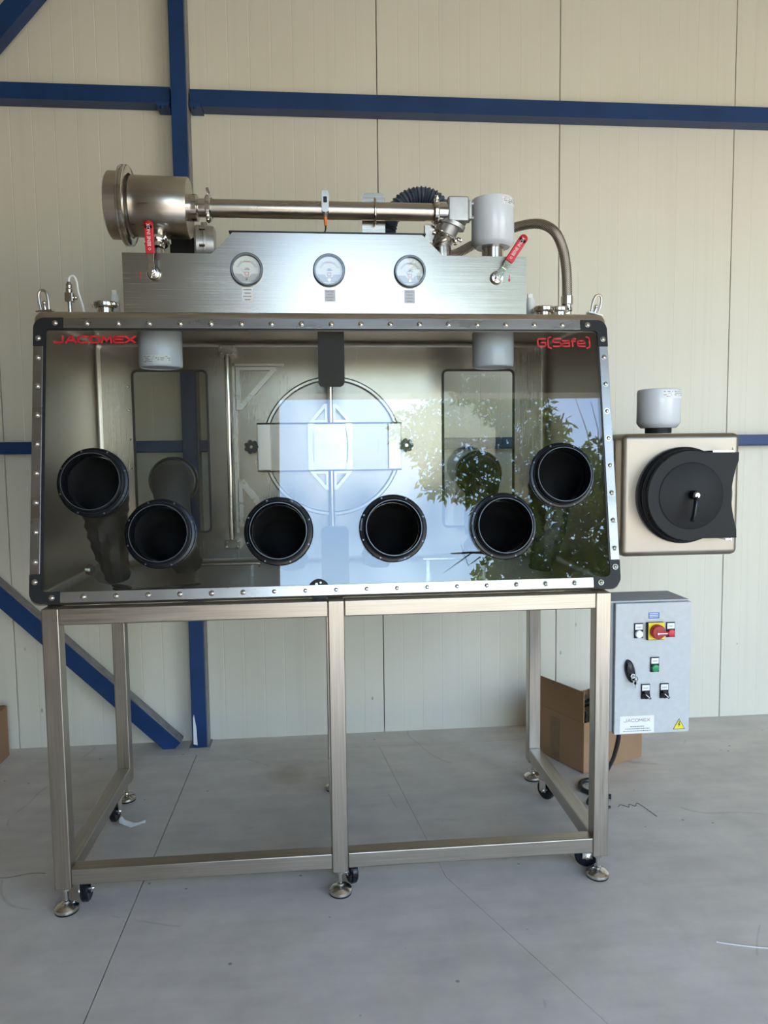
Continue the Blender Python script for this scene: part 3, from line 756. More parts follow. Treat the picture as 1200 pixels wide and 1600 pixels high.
# ================================================================== SIDE CHAMBER
ac = thing('transfer_chamber', (1.78, .40, .88), 'small square stainless side chamber with round black door, right of the glovebox', 'chamber')
AX0, AX1, AZ0, AZ1, AY0, AY1 = 1.599, 1.960, .888, 1.252, .17, .66
MB().box(AX0, AX1, AY0, AY1, AZ0, AZ1, .018, seg=4).build('body', 'steel_blast', ac)
MB().box(1.5405, AX0, .23, .60, .93, 1.235, .004).build('collar', 'steel_box', ac, label='steel collar joining the glovebox')
DX, DZ = 1.780, 1.070
ring = MB().lathe([(.100, 0), (.142, 0), (.142, .012), (.138, .016), (.134, .018), (.134, .040), (.128, .046), (.100, .046)], (DX, AY0, DZ), (0, -1, 0), 72, close=True).build('door_ring', 'black', ac)
MB().torus((DX, AY0-.030, DZ), (0, 1, 0), .1345, .0025, 72, 8).build('ring_band', 'black_matte', ring)
dx, dz, rd = DX-.002, DZ+.001, .129
pts = []
a1 = math.degrees(math.asin(.124/rd))
for i in range(41):
    a = math.radians(a1+(360-2*a1)*i/40) if False else math.radians(90-(90-a1)+(360-2*a1)*i/40)
    pts.append((dx+rd*math.cos(a), dz+rd*math.sin(a)))
pts += [(1.918, dz-.124), (1.917, dz-.100)]
for i in range(1, 12):
    t = i/12; pts.append((1.917-.018*math.sin(math.pi*t), dz-.100+.200*t))
pts += [(1.919, dz+.100), (1.919, dz+.124)]
door = MB().prism([pts], -(AY0-.0465), -(AY0-.060), FRONT).build('door_plate', 'door_black', ac)
MB().lathe([(.0955, 0), (.0965, .0016), (.094, .003), (0, .003)], (dx, AY0-.060, dz), (0, -1, 0), 64).build('cover_disc', 'door_black', door)
MB().cyl((dx+.002, AY0-.063, dz+.003), (dx+.002, AY0-.090, dz+.003), .013, seg=24, bev=.002).tube([(dx+.002, AY0-.086, dz+.003), (dx-.004, AY0-.094, dz-.02), (dx-.010, AY0-.096, dz-.055), (dx-.013, AY0-.092, dz-.070)], .006, 10, smooth=4).build('handle', 'black', door, label='black clamping lever')
MB().cyl((dx+.002, AY0-.0902, dz+.003), (dx+.002, AY0-.093, dz+.003), .007, seg=16).build('handle_cap', 'chrome', door)
for zz in (dz+.128, dz-.128):
    MB().box(1.845 if zz > dz else 1.89, 1.905, AY0-.052, AY0-.002, zz-.003, zz+.001).cyl((1.908, AY0-.050, zz-.006), (1.908, AY0-.050, zz+.010), .0035, seg=10).build('hinge_strip', 'chrome', ac)

# ================================================================== INSTRUMENT PANEL
PY = .27
ip = thing('instrument_panel', (CX, PY, Z1), 'brushed stainless steel panel with sloping shoulders on top of the glovebox', 'panel')
po = [(.171, Z1+.001), (1.337, Z1+.001), (1.337, 1.778), (1.086, 1.778), (1.026, 1.836), (.480, 1.836), (.419, 1.776), (.171, 1.776)]
GC = [(.518, 1.7315), (.753, 1.7315), (.988, 1.7305)]
VH = [(.2585, 1.718), (1.247, 1.716)]
MB().prism([po]+[circle(x, z, .0405, 32)[::-1] for x, z in GC]+[circle(x, z, .0215, 28)[::-1] for x, z in VH], -(PY+.002), -PY, FRONT).build('front_plate', 'steel_panel', ip, angle=20)
for a, b in (((.171, .174)), ((1.334, 1.337))):
    MB().box(a, b, PY+.0022, PY+.05, Z1+.001, 1.776).build('return_flange', 'steel_panel', ip)
MB().box(.470, 1.036, PY-.001, PY+.045, 1.8362, 1.8408).build('edge_trim', 'gasket', ip, label='black rubber trim along the raised top edge')
for k, (x, up) in enumerate(((.2195, 1), (1.285, -1))):
    z = 1.7145; MB().prism([[(x-.0012, z-.010*up), (x+.0012, z-.010*up), (x+.0012, z+.002*up), (x+.0045, z+.001*up), (x, z+.011*up), (x-.0045, z+.001*up), (x-.0012, z+.002*up)][::up]], -(PY-.0002), -(PY-.0007), FRONT).build('flow_arrow', 'red_ink', ip, label='small red arrow pointing %s' % ('up' if up > 0 else 'down'))
for i, (x, z, h, mt) in enumerate(((.5185, 1.662, .040, 'paper'), (.7545, 1.661, .034, 'pale_paper'), (.987, 1.660, .038, 'pale_paper'))):
    s = MB().prism([[(x-.0155, z-h/2), (x+.0155, z-h/2), (x+.0155, z+h/2), (x-.0155, z+h/2)]], -(PY-.0002), -(PY-.0007), FRONT).build('label_sticker', mt, ip, label=('white' if i == 0 else 'pale grey')+' printed sticker under a gauge')
    m = MB()
    for r, (a, b) in enumerate(((-.012, .012), (-.009, .009), (-.012, .011), (-.008, .008))):
        zz = z+h/2-.006-r*h*.235; n = 7
        for j in range(n):
            xa = x+a+(b-a)*j/n; m.prism([[(xa, zz-.0014), (xa+(b-a)/n*random.uniform(.6, .85), zz-.0014), (xa+(b-a)/n*.6, zz+.0014), (xa, zz+.0014)]], -(PY-.0008), -(PY-.001), FRONT)
    m.build('sticker_print', 'ink' if i == 0 else 'grey_ink', s)

# gauges
for i, ((gx, gz), lab, ang) in enumerate(zip(GC, ('left round pressure gauge, needle at the left end of its scale, above a white sticker', 'middle round pressure gauge with its needle pointing straight up', 'right round pressure gauge with its needle low at the left, above a grey sticker'), (48, 1, 42))):
    t = thing('pressure_gauge', (gx, PY, gz), lab, 'gauge', 'pressure gauges on the panel')
    T = TR(gx, PY, gz) @ FRONT
    MB().lathe([(.0385, -.03), (.040, -.03), (.040, .0005), (.0465, .001), (.0465, .010), (.044, .014), (.041, .014), (.0405, .006), (.0385, .005)], seg=56, T=T, close=True).build('bezel', 'bezel', t)
    MB().cyl((0, 0, .000), (0, 0, .004), .0384, seg=48, T=T).build('dial', 'gauge_face', t)
    MB().cyl((0, 0, -.031), (0, 0, -.001), .038, seg=32, T=T).build('case', 'bezel', t)
    m = MB()
    for k in range(21):
        a = math.radians(155-130*k/20); r0, r1 = .0265, .0300 if k % 2 else .0315
        if k % 5 == 0: r1 = .033
        ca, sa = math.cos(a), math.sin(a); w = .00035
        m.prism([[(r0*ca-w*sa, r0*sa-.004+w*ca), (r0*ca+w*sa, r0*sa-.004-w*ca), (r1*ca+w*sa, r1*sa-.004-w*ca), (r1*ca-w*sa, r1*sa-.004+w*ca)]], .0041, .0043, T)
    arc = [(.0262*math.cos(math.radians(155-130*k/30)), .0262*math.sin(math.radians(155-130*k/30))-.004) for k in range(31)]
    arc += [(.0258*math.cos(math.radians(155-130*k/30)), .0258*math.sin(math.radians(155-130*k/30))-.004) for k in range(30, -1, -1)]
    m.prism([arc[::-1]], .0041, .0043, T)
    for x, y, w_ in ((-.007, -.0005, .016), (-.004, .003, .010)): m.box(x, x+w_, y, y+.0014, .0041, .0043, 0, T)
    m.build('scale_marks', 'ink', t)
    text('Dwyer', .0062, 'red_ink', t, T @ TR(0, .0225, .0042), 'dial_lettering', shear=.3)
    nd = MB(); a = math.radians(90+ang); tip = (.027*math.cos(a), .027*math.sin(a)-.012); w = .0005
    nd.prism([[(-w*math.sin(a), -.016+w*math.cos(a)), (w*math.sin(a), -.016-w*math.cos(a)), tip]], .0046, .0050, T); nd.build('needle', 'ink', t)
    MB().prism([[(-.019, -.0325), (.019, -.0325), (.030, -.021), (.033, -.012), (.014, -.0125), (.008, -.020), (-.008, -.020), (-.014, -.0125), (-.033, -.012), (-.030, -.021)]], .0045, .0075, T).build('lower_mask', 'pale_paper', t)
    q = MB().box(-.0055, .0055, -.0165, -.0065, .0046, .0056, 0, T).build('maker_square', 'red_ink', t); MB().box(-.0045, .0045, -.0155, -.0075, .0057, .0060, 0, T).build('square_face', 'paper', q)
    MB().cyl((0, -.0275, .0075), (0, -.0275, .0095), .0035, seg=16, T=T).build('zero_screw', 'chrome', t)
    MB().cyl((0, 0, .0105), (0, 0, .0115), .0408, seg=48, T=T).build('gauge_glass', 'glass2', t)

# ball valves
def ball_valve(x, z, ang, label, hl=.105):
    t = thing('ball_valve', (x, PY+.03, z), label, 'valve')
    T = TR(x, PY, z) @ FRONT
    MB().lathe([(0, -.05), (.017, -.05), (.0195, -.03), (.0195, .004), (.016, .010), (.009, .011), (.009, .030), (0, .030)], seg=24, T=T).build('body', 'chrome', t)
    MB().cyl((0, 0, .0305), (0, 0, .037), .0085, seg=6, T=T).cyl((0, 0, .037), (0, 0, .041), .004, seg=10, T=T).build('stem_nut', 'chrome', t)
    b = MB()
    for k in range(5):
        a = 2*math.pi*k/5+.3; b.cyl((.013*math.cos(a), .013*math.sin(a), .009), (.013*math.cos(a), .013*math.sin(a), .015), .0036, seg=6, T=T)
    b.build('body_bolt', 'chrome', t)
    H = T @ Matrix.Rotation(math.radians(-ang), 4, 'Z')
    h = MB(); h.prism([[(-.0085, -.010), (.0085, -.010), (.0085, .010), (.0070, .024), (-.0070, .024), (-.0085, .010)]], .031, .0335, H)
    h.prism([[(-.0070, .024), (.0070, .024), (.0095, .050), (-.0095, .050)]], .034, .0365, H)
    ho = h.build('lever', 'chrome', t)
    MB().box(-.0125, .0125, .046, .046+hl-.010, .033, .041, .0035, H, 3).cyl((0, .046+hl-.0125, .033), (0, .046+hl-.0125, .041), .0125, seg=20, T=H).build('grip', 'red', ho, label='red plastic grip')
    text('BENE INOX', .0135, 'paper', ho, H @ TR(.0, .046+hl*.56, .0412) @ RZ(90), 'grip_lettering', sx=.88)
    MB().torus((0, .058, .0411), (0, 0, 1), .003, .0006, 12, 6, T=H).build('grip_mark', 'paper', ho)
    return t
ball_valve(*VH[0], -1.5, 'ball valve with upright red lever below the big steel filter drum', .090)
ball_valve(*VH[1], 34, 'ball valve with slanted red lever below the white canister filter', .090)

# ================================================================== FILTER DRUM, PIPE
AYp, AZp = .38, 1.936
fd = thing('exhaust_filter_drum', (.22, AYp, Z1), 'large stainless steel filter drum lying on its side, top left', 'filter drum')
DT = TR(.25, AYp, AZp) @ RY(1.2) @ TR(-.25, -AYp, -AZp)
MB().lathe([(0, 0), (.040, 0), (.084, 0), (.086, .003), (.086, .160), (.084, .163), (.034, .163), (.034, .155), (0, .155)], (.183, AYp, AZp), (1, 0, 0), 72, T=DT).build('drum', 'steel_pipe', fd)
MB().lathe([(0, 0), (.090, 0), (.095, .004), (.095, .038), (0, .038)], (.117, AYp, AZp), (1, 0, 0), 72, T=DT).build('end_cap', 'steel_pipe', fd)
MB().lathe([(.09, 0), (.111, 0), (.1125, .002), (.1125, .007), (.109, .009), (.109, .011), (.1125, .013), (.1125, .018), (.108, .021), (.09, .021)], (.156, AYp, AZp), (1, 0, 0), 72, T=DT, close=True).build('clamp_flange', 'steel_pol', fd)
b = MB()
for z in (.045, -.02): b.cyl((.346, AYp-.075, AZp+z*0-.055), (.352, AYp-.075, AZp-.055), .004, seg=10)
b.build('plug_screw', 'chrome', fd)
# outlet to the left valve
MB().cyl((.258, AYp-.02, 1.862), (.258, AYp-.05, 1.80), .021, seg=28).cyl((.258, AYp-.05, 1.80), (.258, PY+.055, 1.73), .020, seg=24).build('outlet_pipe', 'steel_pol', fd)
def tri_clamp(mb, c, axis, R, wing=None, wl=.02):
    mb.lathe([(R-.006, -.009), (R, -.008), (R+.003, -.004), (R+.003, .004), (R, .008), (R-.006, .009)], c, axis, 36, close=True)
    if wing is not None:
        w = Vector(wing).normalized(); c = Vector(c); a = Vector(axis).normalized(); s = w.cross(a)
        mb.cyl(c+w*(R+.001), c+w*(R+.012), .006, seg=10); mb.tube([c+w*(R+.006)-s*.012, c+w*(R+.006)+s*wl], .0035, 8)
        mb.ico(c+w*(R+.006)+s*wl, .007, sub=1); mb.cyl(c-w*(R-.002), c-w*(R+.008), .005, seg=8)
k = MB(); tri_clamp(k, (.254, AYp-.035, 1.826), (0, .35, 1), .030, (1, -.3, 0)); k.build('outlet_clamp', 'chrome', fd)
pp = thing('exhaust_pipe', (.72, AYp, Z1), 'long horizontal stainless steel pipe above the gauge panel', 'pipe')
MB().cyl((.4075, AYp, AZp), (1.075, AYp, AZp-.001), .0262, seg=40).build('pipe', 'steel_pipe', pp)
MB().lathe([(.0, 0), (.0385, 0), (.0385, .022), (.034, .026), (.0262, .027), (.0262, .060), (0, .060)], (.346, AYp, AZp), (1, 0, 0), 40).build('reducer', 'steel_pol', pp)
k = MB(); tri_clamp(k, (.402, AYp, AZp), (1, 0, 0), .036, (0, -.45, -1), .018); k.tube([(.405, AYp-.02, AZp+.035), (.400, AYp-.02, AZp+.052)], .004, 8); k.build('pipe_clamp', 'chrome', pp)
k = MB(); tri_clamp(k, (1.083, AYp, AZp), (1, 0, 0), .036, (0, -.45, 1), -.012); k.build('pipe_clamp', 'chrome', pp)
# support plate with U bolt
sp = thing('pipe_bracket', (.895, .42, Z1), 'white rounded steel plate holding the pipe with a U-bolt', 'bracket')
MB().prism([[(.860, Z1+.001), (.931, Z1+.001)]+[(.931-.016+.016*math.cos(math.radians(a)), 1.983+.016*math.sin(math.radians(a))) for a in range(0, 91, 18)]+[(.860+.016+.016*math.cos(math.radians(a)), 1.983+.016*math.sin(math.radians(a))) for a in range(90, 181, 18)]], -.4135, -.4085, FRONT).build('plate', 'steel_panel', sp)
ub = [Vector((.897, .4082, AZp+.036))]+[Vector((.897, AYp-.029*math.sin(math.radians(a)), AZp+.036*math.cos(math.radians(a)))) for a in range(10, 171, 20)]+[Vector((.897, .4082, AZp-.036))]
MB().tube(ub, .0035, 10).build('u_bolt', 'steel_pol', sp)
MB().cyl((.897, .4138, AZp-.036), (.897, .420, AZp-.036), .008, seg=6).cyl((.897, .4138, AZp+.036), (.897, .420, AZp+.036), .008, seg=6).build('nut', 'steel_pol', sp)
# sensor + cable
sn = thing('pipe_sensor', (.745, .35, AZp), 'small steel sensor clipped on the pipe with an orange plug', 'sensor')
MB().prism([rrect(.736, .757, 1.918, 1.980, .007)], -.353, -.337, FRONT).build('housing', 'steel_pipe', sn)
MB().prism([rrect(.741, .752, 1.945, 1.962, .002)], -.3365, -.335, FRONT).build('sensor_window', 'black', sn)
MB().cyl((.7465, .345, 1.918), (.7465, .345, 1.905), .0065, seg=14).build('collar', 'chrome', sn)
MB().cyl((.7465, .345, 1.905), (.7470, .345, 1.880), .0058, .0045, seg=14).build('plug', 'orange', sn, label='orange cable plug')
MB().tube([(.747, .345, 1.880), (.746, .342, 1.866), (.740, .335, 1.857), (.725, .325, 1.852), (.715, .315, 1.846), (.712, .33, 1.843)], .0022, 8, smooth=5).tube([(.738, .336, 1.856), (.748, .33, 1.853), (.752, .325, 1.847), (.754, .33, 1.843)], .0022, 8, smooth=5).build('cable', 'cable', sn)

# control valve block at the right end of the pipe
av = thing('damper_valve', (1.14, .42, Z1), 'cast metal valve with square grey actuator at the right end of the pipe', 'valve')
MB().cyl((1.092, AYp, AZp), (1.118, AYp, AZp), .030, seg=32).build('inlet', 'steel_pol', av)
MB().box(1.118, 1.182, .352, .418, 1.903, 1.978, .006).box(1.182, 1.194, .362, .408, 1.912, 1.970, .004).build('actuator', 'cast', av)
s_ = MB()
for z in (1.920, 1.962): s_.cyl((1.194, .372, z), (1.200, .372, z), .005, seg=6)
s_.build('actuator_screw', 'steel_pol', av)
MB().cyl((1.135, .39, 1.908), (1.105, .41, 1.850), .031, seg=28).lathe([(0, 0), (.040, 0), (.040, .012), (0, .012)], (1.135, .39, 1.896), (.35, -.1, .9), 32).build('valve_body', 'cast', av)
k = MB(); tri_clamp(k, (1.120, .40, 1.872), (.45, -.3, .85), .036, (1, .2, -.2)); tri_clamp(k, (1.105, .39, 1.845), (-.4, .2, .9), .034, (1, -.2, 0)); k.build('valve_clamp', 'steel_pol', av)
MB().cyl((1.105, .41, 1.860), (1.115, .42, Z1+.002), .030, .034, seg=28).box(1.052, 1.085, .40, .42, 1.80, 1.905, .002).build('valve_stand', 'steel_pipe', av)
# round flanged valve behind the drum
rv = thing('flanged_fan_housing', (.36, .56, Z1), 'round grey flanged metal housing behind the drum and pipe', 'fan housing')
MB().lathe([(0, 0), (.060, 0), (.066, .006), (.066, .028), (.074, .029), (.074, .037), (.066, .038), (.064, .060), (.050, .068), (0, .068)], (.330, .56, 1.872), (1, .12, 0), 48).build('housing', 'cast', rv)
m = MB()
for j in range(8):
    a = 2*math.pi*j/8+.2; m.cyl((.354, .56+.070*math.cos(a), 1.872+.070*math.sin(a)), (.372, .56+.070*math.cos(a), 1.872+.070*math.sin(a)), .0045, seg=6)
m.build('flange_bolt', 'steel_pol', rv)
MB().box(.255, .335, .54, .62, Z1+.001, 1.895, .003).build('motor_box', 'black_matte', rv, label='black motor box')
MB().box(.335, .40, .53, .60, Z1+.001, 1.815, .003).build('pedestal', 'steel_pipe', rv)

# blue-grey corrugated hose
ch = MB()
pth = [(.948, .53, 1.885), (.950, .53, 1.925), (.968, .53, 1.975), (1.010, .53, 2.020), (1.065, .53, 2.035), (1.112, .53, 2.018), (1.130, .53, 1.975), (1.125, .52, 1.93)]
ch.tube(pth, .024, 20, smooth=14, rfun=lambda u: .0265+.0035*math.sin(u*2*math.pi*36))
hs = ch.build('corrugated_hose', 'hoseblue', angle=60); tag(hs, 'dark blue ribbed flexible hose arching up behind the pipe', 'hose')
MB().cyl((.948, .53, 1.885), (.948, .53, Z1+.001), .027, seg=24).build('hose_connector', 'steel_pol', hs)
MB().cyl((1.125, .52, 1.93), (1.120, .50, 1.87), .028, seg=24).build('hose_connector', 'steel_pol', hs)
# braided steel hose
bh = thing('braided_hose', (1.506, .40, Z1), 'braided steel hose arching from the valve down to the glovebox roof', 'hose')
MB().tube([(1.135, .47, 1.832), (1.175, .52, 1.850), (1.25, .53, 1.890), (1.35, .51, 1.928), (1.42, .45, 1.928), (1.46, .40, 1.893), (1.490, .40, 1.84), (1.503, .40, 1.77), (1.506, .40, 1.69)], .0155, 16, smooth=8).build('braid', 'braid', bh)
MB().lathe([(0, 0), (.014, 0), (.014, .030), (.019, .032), (.019, .056), (.0165, .058), (0, .058)], (1.506, .40, 1.634), (0, 0, 1), 24).build('end_fitting', 'steel_pol', bh)
k = MB(); k.cyl((1.478, .40, Z1+.001), (1.478, .40, 1.640), .026, seg=24); k.cyl((1.478, .40, 1.640), (1.506, .40, 1.652), .018, seg=16)
k.build('socket', 'steel_pol', bh)
k = MB(); tri_clamp(k, (1.478, .40, 1.648), (0, 0, 1), .030, (1, -.2, 0), .014); k.build('hose_clamp', 'chrome', bh)

# roof fittings
def eye(x, y, tilt, label):
    t = thing('lifting_eye', (x, y, Z1), label, 'lifting eye')
    T = TR(x, y, Z1) @ RY(tilt)
    MB().tube([(-.010, 0, .004), (-.012, 0, .03), (-.010, 0, .052), (0, 0, .060), (.010, 0, .052), (.012, 0, .03), (.010, 0, .004)], .0036, 10, smooth=5, T=T).build('ring', 'steel_pipe', t)
    MB().box(-.022, .022, -.012, .012, .001, .006, .001, T).cyl((0, 0, .006), (0, 0, .024), .005, seg=10, T=T).ico((0, 0, .026), .0065, T, 1).build('base', 'steel_pol', t)
eye(-.018, .195, -6, 'steel lifting eye on the top left corner of the glovebox')
eye(1.516, .195, 14, 'steel lifting eye on the top right corner of the glovebox')
def cap(x, y, r, label, side, zt=1.630):
    t = thing('clamped_port_cap', (x, y, Z1), label, 'port cap')
    MB().cyl((x, y, Z1+.001), (x, y, zt-.006), r-.008, seg=28).lathe([(0, 0), (r-.002, 0), (r-.002, .010), (r-.010, .013), (0, .013)], (x, y, zt-.004), (0, 0, 1), 36).build('cap', 'steel_pol', t)
    k = MB(); tri_clamp(k, (x, y, zt), (0, 0, 1), r, (side, -.25, 0), .016); k.build('clamp', 'chrome', t)
cap(.119, .27, .030, 'clamped steel port cap beside the left white plug on the roof', 1)
cap(1.398, .30, .030, 'clamped steel port cap beside the right white plug on the roof', 1)
def plug(x, y, label):
    t = thing('white_plug', (x, y, Z1), label, 'plug')
    MB().cyl((x, y, Z1+.001), (x, y, 1.650), .0135, seg=20).lathe([(.0135, 0), (.0135, .018), (.010, .026), (0, .027)], (x, y, 1.650), (0, 0, 1), 20).build('plug_body', 'white_pl', t)
    MB().box(x-.009, x+.007, y-.004, y+.004, 1.672, 1.690, .003).build('plug_tab', 'white_pl', t)
plug(.127, .35, 'white plastic plug on the roof, left end')
plug(1.375, .36, 'white plastic plug on the roof, right end')
fi = thing('air_fitting', (.04, .28, Z1), 'small steel hose fitting with thin clear tube on the roof', 'fitting')
MB().cyl((.020, .28, Z1+.001), (.020, .28, 1.640), .006, seg=12).box(.009, .031, .270, .290, 1.640, 1.666, .002).cyl((.020, .28, 1.668), (.020, .28, 1.678), .009, seg=6).cyl((.020, .28, 1.666), (.020, .28, 1.695), .006, seg=12).cyl((.020, .28, 1.680), (.020, .28, 1.690), .0085, seg=6).cyl((.031, .28, 1.652), (.040, .28, 1.652), .006, seg=6).build('fitting_body', 'steel_pol', fi)
MB().tube([(.020, .28, 1.695), (.022, .28, 1.708), (.033, .28, 1.712), (.041, .28, 1.698), (.043, .285, 1.670), (.050, .29, 1.64), (.058, .29, Z1+.004)], .0028, 8, smooth=5).build('thin_tube', 'white_pl', fi)

# ================================================================== CONTROL CABINET
cb = thing('control_cabinet', (1.62, .07, .42), 'grey enamelled electrical control cabinet hung beside the right leg', 'cabinet')
CX0, CX1, CZ0, CZ1, CY = 1.512, 1.729, .418, .791, 0.0
MB().box(CX0-.007, CX1, CY+.017, .143, CZ0+.004, CZ1, .002).build('body', 'cab', cb)
cd = MB().box(CX0, CX1, CY, CY+.0165, CZ0, CZ1-.004, .003).build('door', 'cab', cb)
MB().box(1.5005, 1.5120, .02, .04, .50, .56).box(1.5005, 1.5045, .02, .06, .70, .76).build('mounting_lug', 'steel_pol', cb)
CT = TR(0, CY, 0) @ FRONT
def onface(x0, x1, z0, z1, h0, h1, mat, name, par=cb, bev=0, label=None): return MB().box(x0, x1, z0, z1, h0, h1, bev, CT).build(name, mat, par, label=label)
bl = onface(1.605, 1.636, .743, .760, .0003, .0008, 'blue_label', 'blue_sticker', label='blue printed sticker')
m = MB()
for r in range(3):
    for j in range(7): m.box(1.608+j*.0037, 1.608+j*.0037+.0028, .7465+r*.0045, .7485+r*.0045, .0009, .0011, 0, CT)
m.build('sticker_print', 'paper', bl)
def button(x, z, lens, name, label):
    p = onface(x-.0125, x+.0125, z-.021, z+.021, .0003, .004, 'black', name, bev=.0012, label=label)
    onface(x-.0105, x+.0105, z+.003, z+.0185, .0041, .0046, 'paper', 'legend', p)
    m = MB()
    for j in range(4): m.box(x-.007+j*.0036, x-.007+j*.0036+.0027, z+.009, z+.0115, .0047, .0049, 0, CT)
    m.build('legend_print', 'grey_ink', p)
    MB().lathe([(.0108, .004), (.0108, .008), (.009, .0105), (0, .0115)], (x, CY, z-.009), (0, -1, 0), 28).build('lens', lens, p)
button(1.577, .711, 'whitelens', 'indicator_light', 'white indicator light')
button(1.668, .711, 'redlens', 'indicator_light', 'red indicator light')
button(1.6245, .6145, 'green', 'push_button', 'green push button')
def selector(x, z, label):
    p = onface(x-.0125, x+.0125, z-.021, z+.021, .0003, .004, 'black', 'selector_switch', bev=.0012, label=label)
    onface(x-.0105, x+.0105, z+.003, z+.0185, .0041, .0046, 'paper', 'legend', p)
    m = MB()
    for j in range(4): m.box(x-.007+j*.0036, x-.007+j*.0036+.0027, z+.009, z+.0115, .0047, .0049, 0, CT)
    m.build('legend_print', 'grey_ink', p)
    MB().lathe([(.0108, .004), (.0108, .009), (0, .010)], (x, CY, z-.009), (0, -1, 0), 28).build('switch_base', 'black', p)
    H = CT @ TR(x, z-.009, 0) @ RZ(-42)
    MB().box(-.010, .0125, -.0032, .0032, .010, .017, .001, H).build('switch_knob', 'black', p)
    MB().box(-.007, .009, -.0009, .0009, .0171, .0176, 0, H).build('pointer', 'paper', p)
selector(1.5995, .5395, 'left black selector switch'); selector(1.653, .5395, 'right black selector switch')
ms = onface(1.598, 1.646, .685, .734, .0003, .010, 'black', 'main_switch', bev=.001, label='yellow and red rotary main switch')
onface(1.600, 1.646, .687, .734, .0101, .0135, 'yellow', 'switch_plate', ms, bev=.001)
MB().lathe([(.0195, .0135), (.0195, .026), (.017, .029), (0, .030)], (1.623, CY, .7105), (0, -1, 0), 36).build('rotary_knob', 'dark_red', ms)
H = CT @ TR(1.623, .7075, 0)
MB().prism([[(-.006, -.008), (-.006, .009), (.014, .008), (.025, .003), (.025, -.002), (.018, -.006)]], .024, .031, H).build('knob_grip', 'dark_red', ms)
MB().prism([[(-.005, -.0035), (.001, -.0015), (.023, -.001), (.023, .0015), (.001, .0015), (-.005, .003)]], .0311, .0316, H).build('pointer', 'paper', ms)
lk = MB().lathe([(0, 0), (.016, 0), (.016, .007), (.012, .012), (0, .013)], (0, 0, 0), (0, 0, 1), 28, T=CT @ TR(1.5535, .599, 0) @ RZ(12) @ Matrix.Diagonal((.85, 2.05, 1, 1))).build('lock', 'black', cb, label='black oval lock with keys')
MB().cyl((1.556, CY-.0125, .589), (1.556, CY-.019, .589), .0068, seg=20).build('lock_barrel', 'chrome', lk)
MB().torus((1.559, CY-.022, .583), (.5, 1, .2), .008, .0011, 20, 6).build('key_ring', 'chrome', lk)
for dx_, r_ in ((0, 4), (.003, -8)):
    Hk = CT @ TR(1.5600+dx_, .5720, .020) @ RZ(r_)
    MB().prism([rrect(-.0045, .0045, -.006, .006, .002)], 0, .0012, Hk).box(-.0016, .0016, -.024, -.006, .0, .0012, 0, Hk).build('key', 'chrome', lk)
sk = onface(1.528, 1.6265, .4165+.005, .4705, .0003, .0008, 'paper', 'maker_sticker', label='white maker sticker with small print')
m = MB(); strokes(m, 'JACOMEX', 1.539, .4545, .0075, .0085, .0026, .0011, .0009, .0012, CT); m.build('maker_lettering', 'maroon', sk)
m = MB()
for r, (a, b) in enumerate(((1.558, 1.598), (1.543, 1.614), (1.538, 1.618))):
    x = a
    while x < b: w_ = random.uniform(.002, .006); m.box(x, min(x+w_, b), .4395-r*.0063, .4412-r*.0063, .0009, .0011, 0, CT); x += w_+.0013
m.build('small_print', 'ink', sk)
tcx, tcz = 1.699, .4415
w_ = MB().prism([[(tcx-.0175, tcz-.0145), (tcx+.0175, tcz-.0145), (tcx, tcz+.0165)]], .0003, .0007, CT).build('warning_triangle', 'ink', cb, label='yellow electric hazard triangle')
MB().prism([[(tcx-.0150, tcz-.0130), (tcx+.0150, tcz-.0130), (tcx, tcz+.0135)]], .0008, .0011, CT).build('triangle_face', 'yellow', w_)
MB().prism([[(tcx+.0010, tcz+.009), (tcx-.0040, tcz-.0015), (tcx-.0005, tcz-.0012), (tcx-.0030, tcz-.0090), (tcx+.0040, tcz+.0010), (tcx+.0005, tcz+.0008), (tcx+.0030, tcz+.009)]], .0012, .0014, CT).build('lightning_bolt', 'ink', w_)
# cables below the cabinet
kc = MB().tube([(1.556, .09, .4215), (1.568, .10, .372), (1.585, .17, .285), (1.600, .25, .21), (1.604, .33, .12), (1.595, .40, .035), (1.61, .43, .0065), (1.66, .45, .0065)], .0062, 10, smooth=8)
kc.tube([(1.570, .11, .4215), (1.576, .12, .375), (1.592, .19, .28), (1.606, .27, .19), (1.612, .34, .09), (1.61, .38, .0065), (1.67, .40, .0065)], .0045, 10, smooth=8)
tag(kc.build('power_cable', 'cable'), 'black power cables hanging from the cabinet bottom behind the leg', 'cable')
kl = MB().tube([(1.610, .08, .421), (1.615, .08, .405), (1.632, .08, .400), (1.646, .08, .408), (1.650, .08, .421)], .004, 8, smooth=6)
tag(kl.build('cable_loop', 'cable'), 'short black cable loop under the cabinet bottom', 'cable')
MB().cyl((1.585, .08, .418), (1.585, .08, .405), .009, seg=12).cyl((1.60, .08, .418), (1.60, .08, .408), .007, seg=12).build('cable_gland', 'steel_pol', cb)
hl = MB().tube([(1.72, .585, .009), (1.665, .60, .009), (1.63, .575, .009), (1.622, .53, .009), (1.65, .49, .009), (1.70, .465, .009)], .0085, 10, smooth=7)
tag(hl.build('floor_cable', 'cable'), 'thick dark cable end curling on the floor behind the right leg', 'cable')

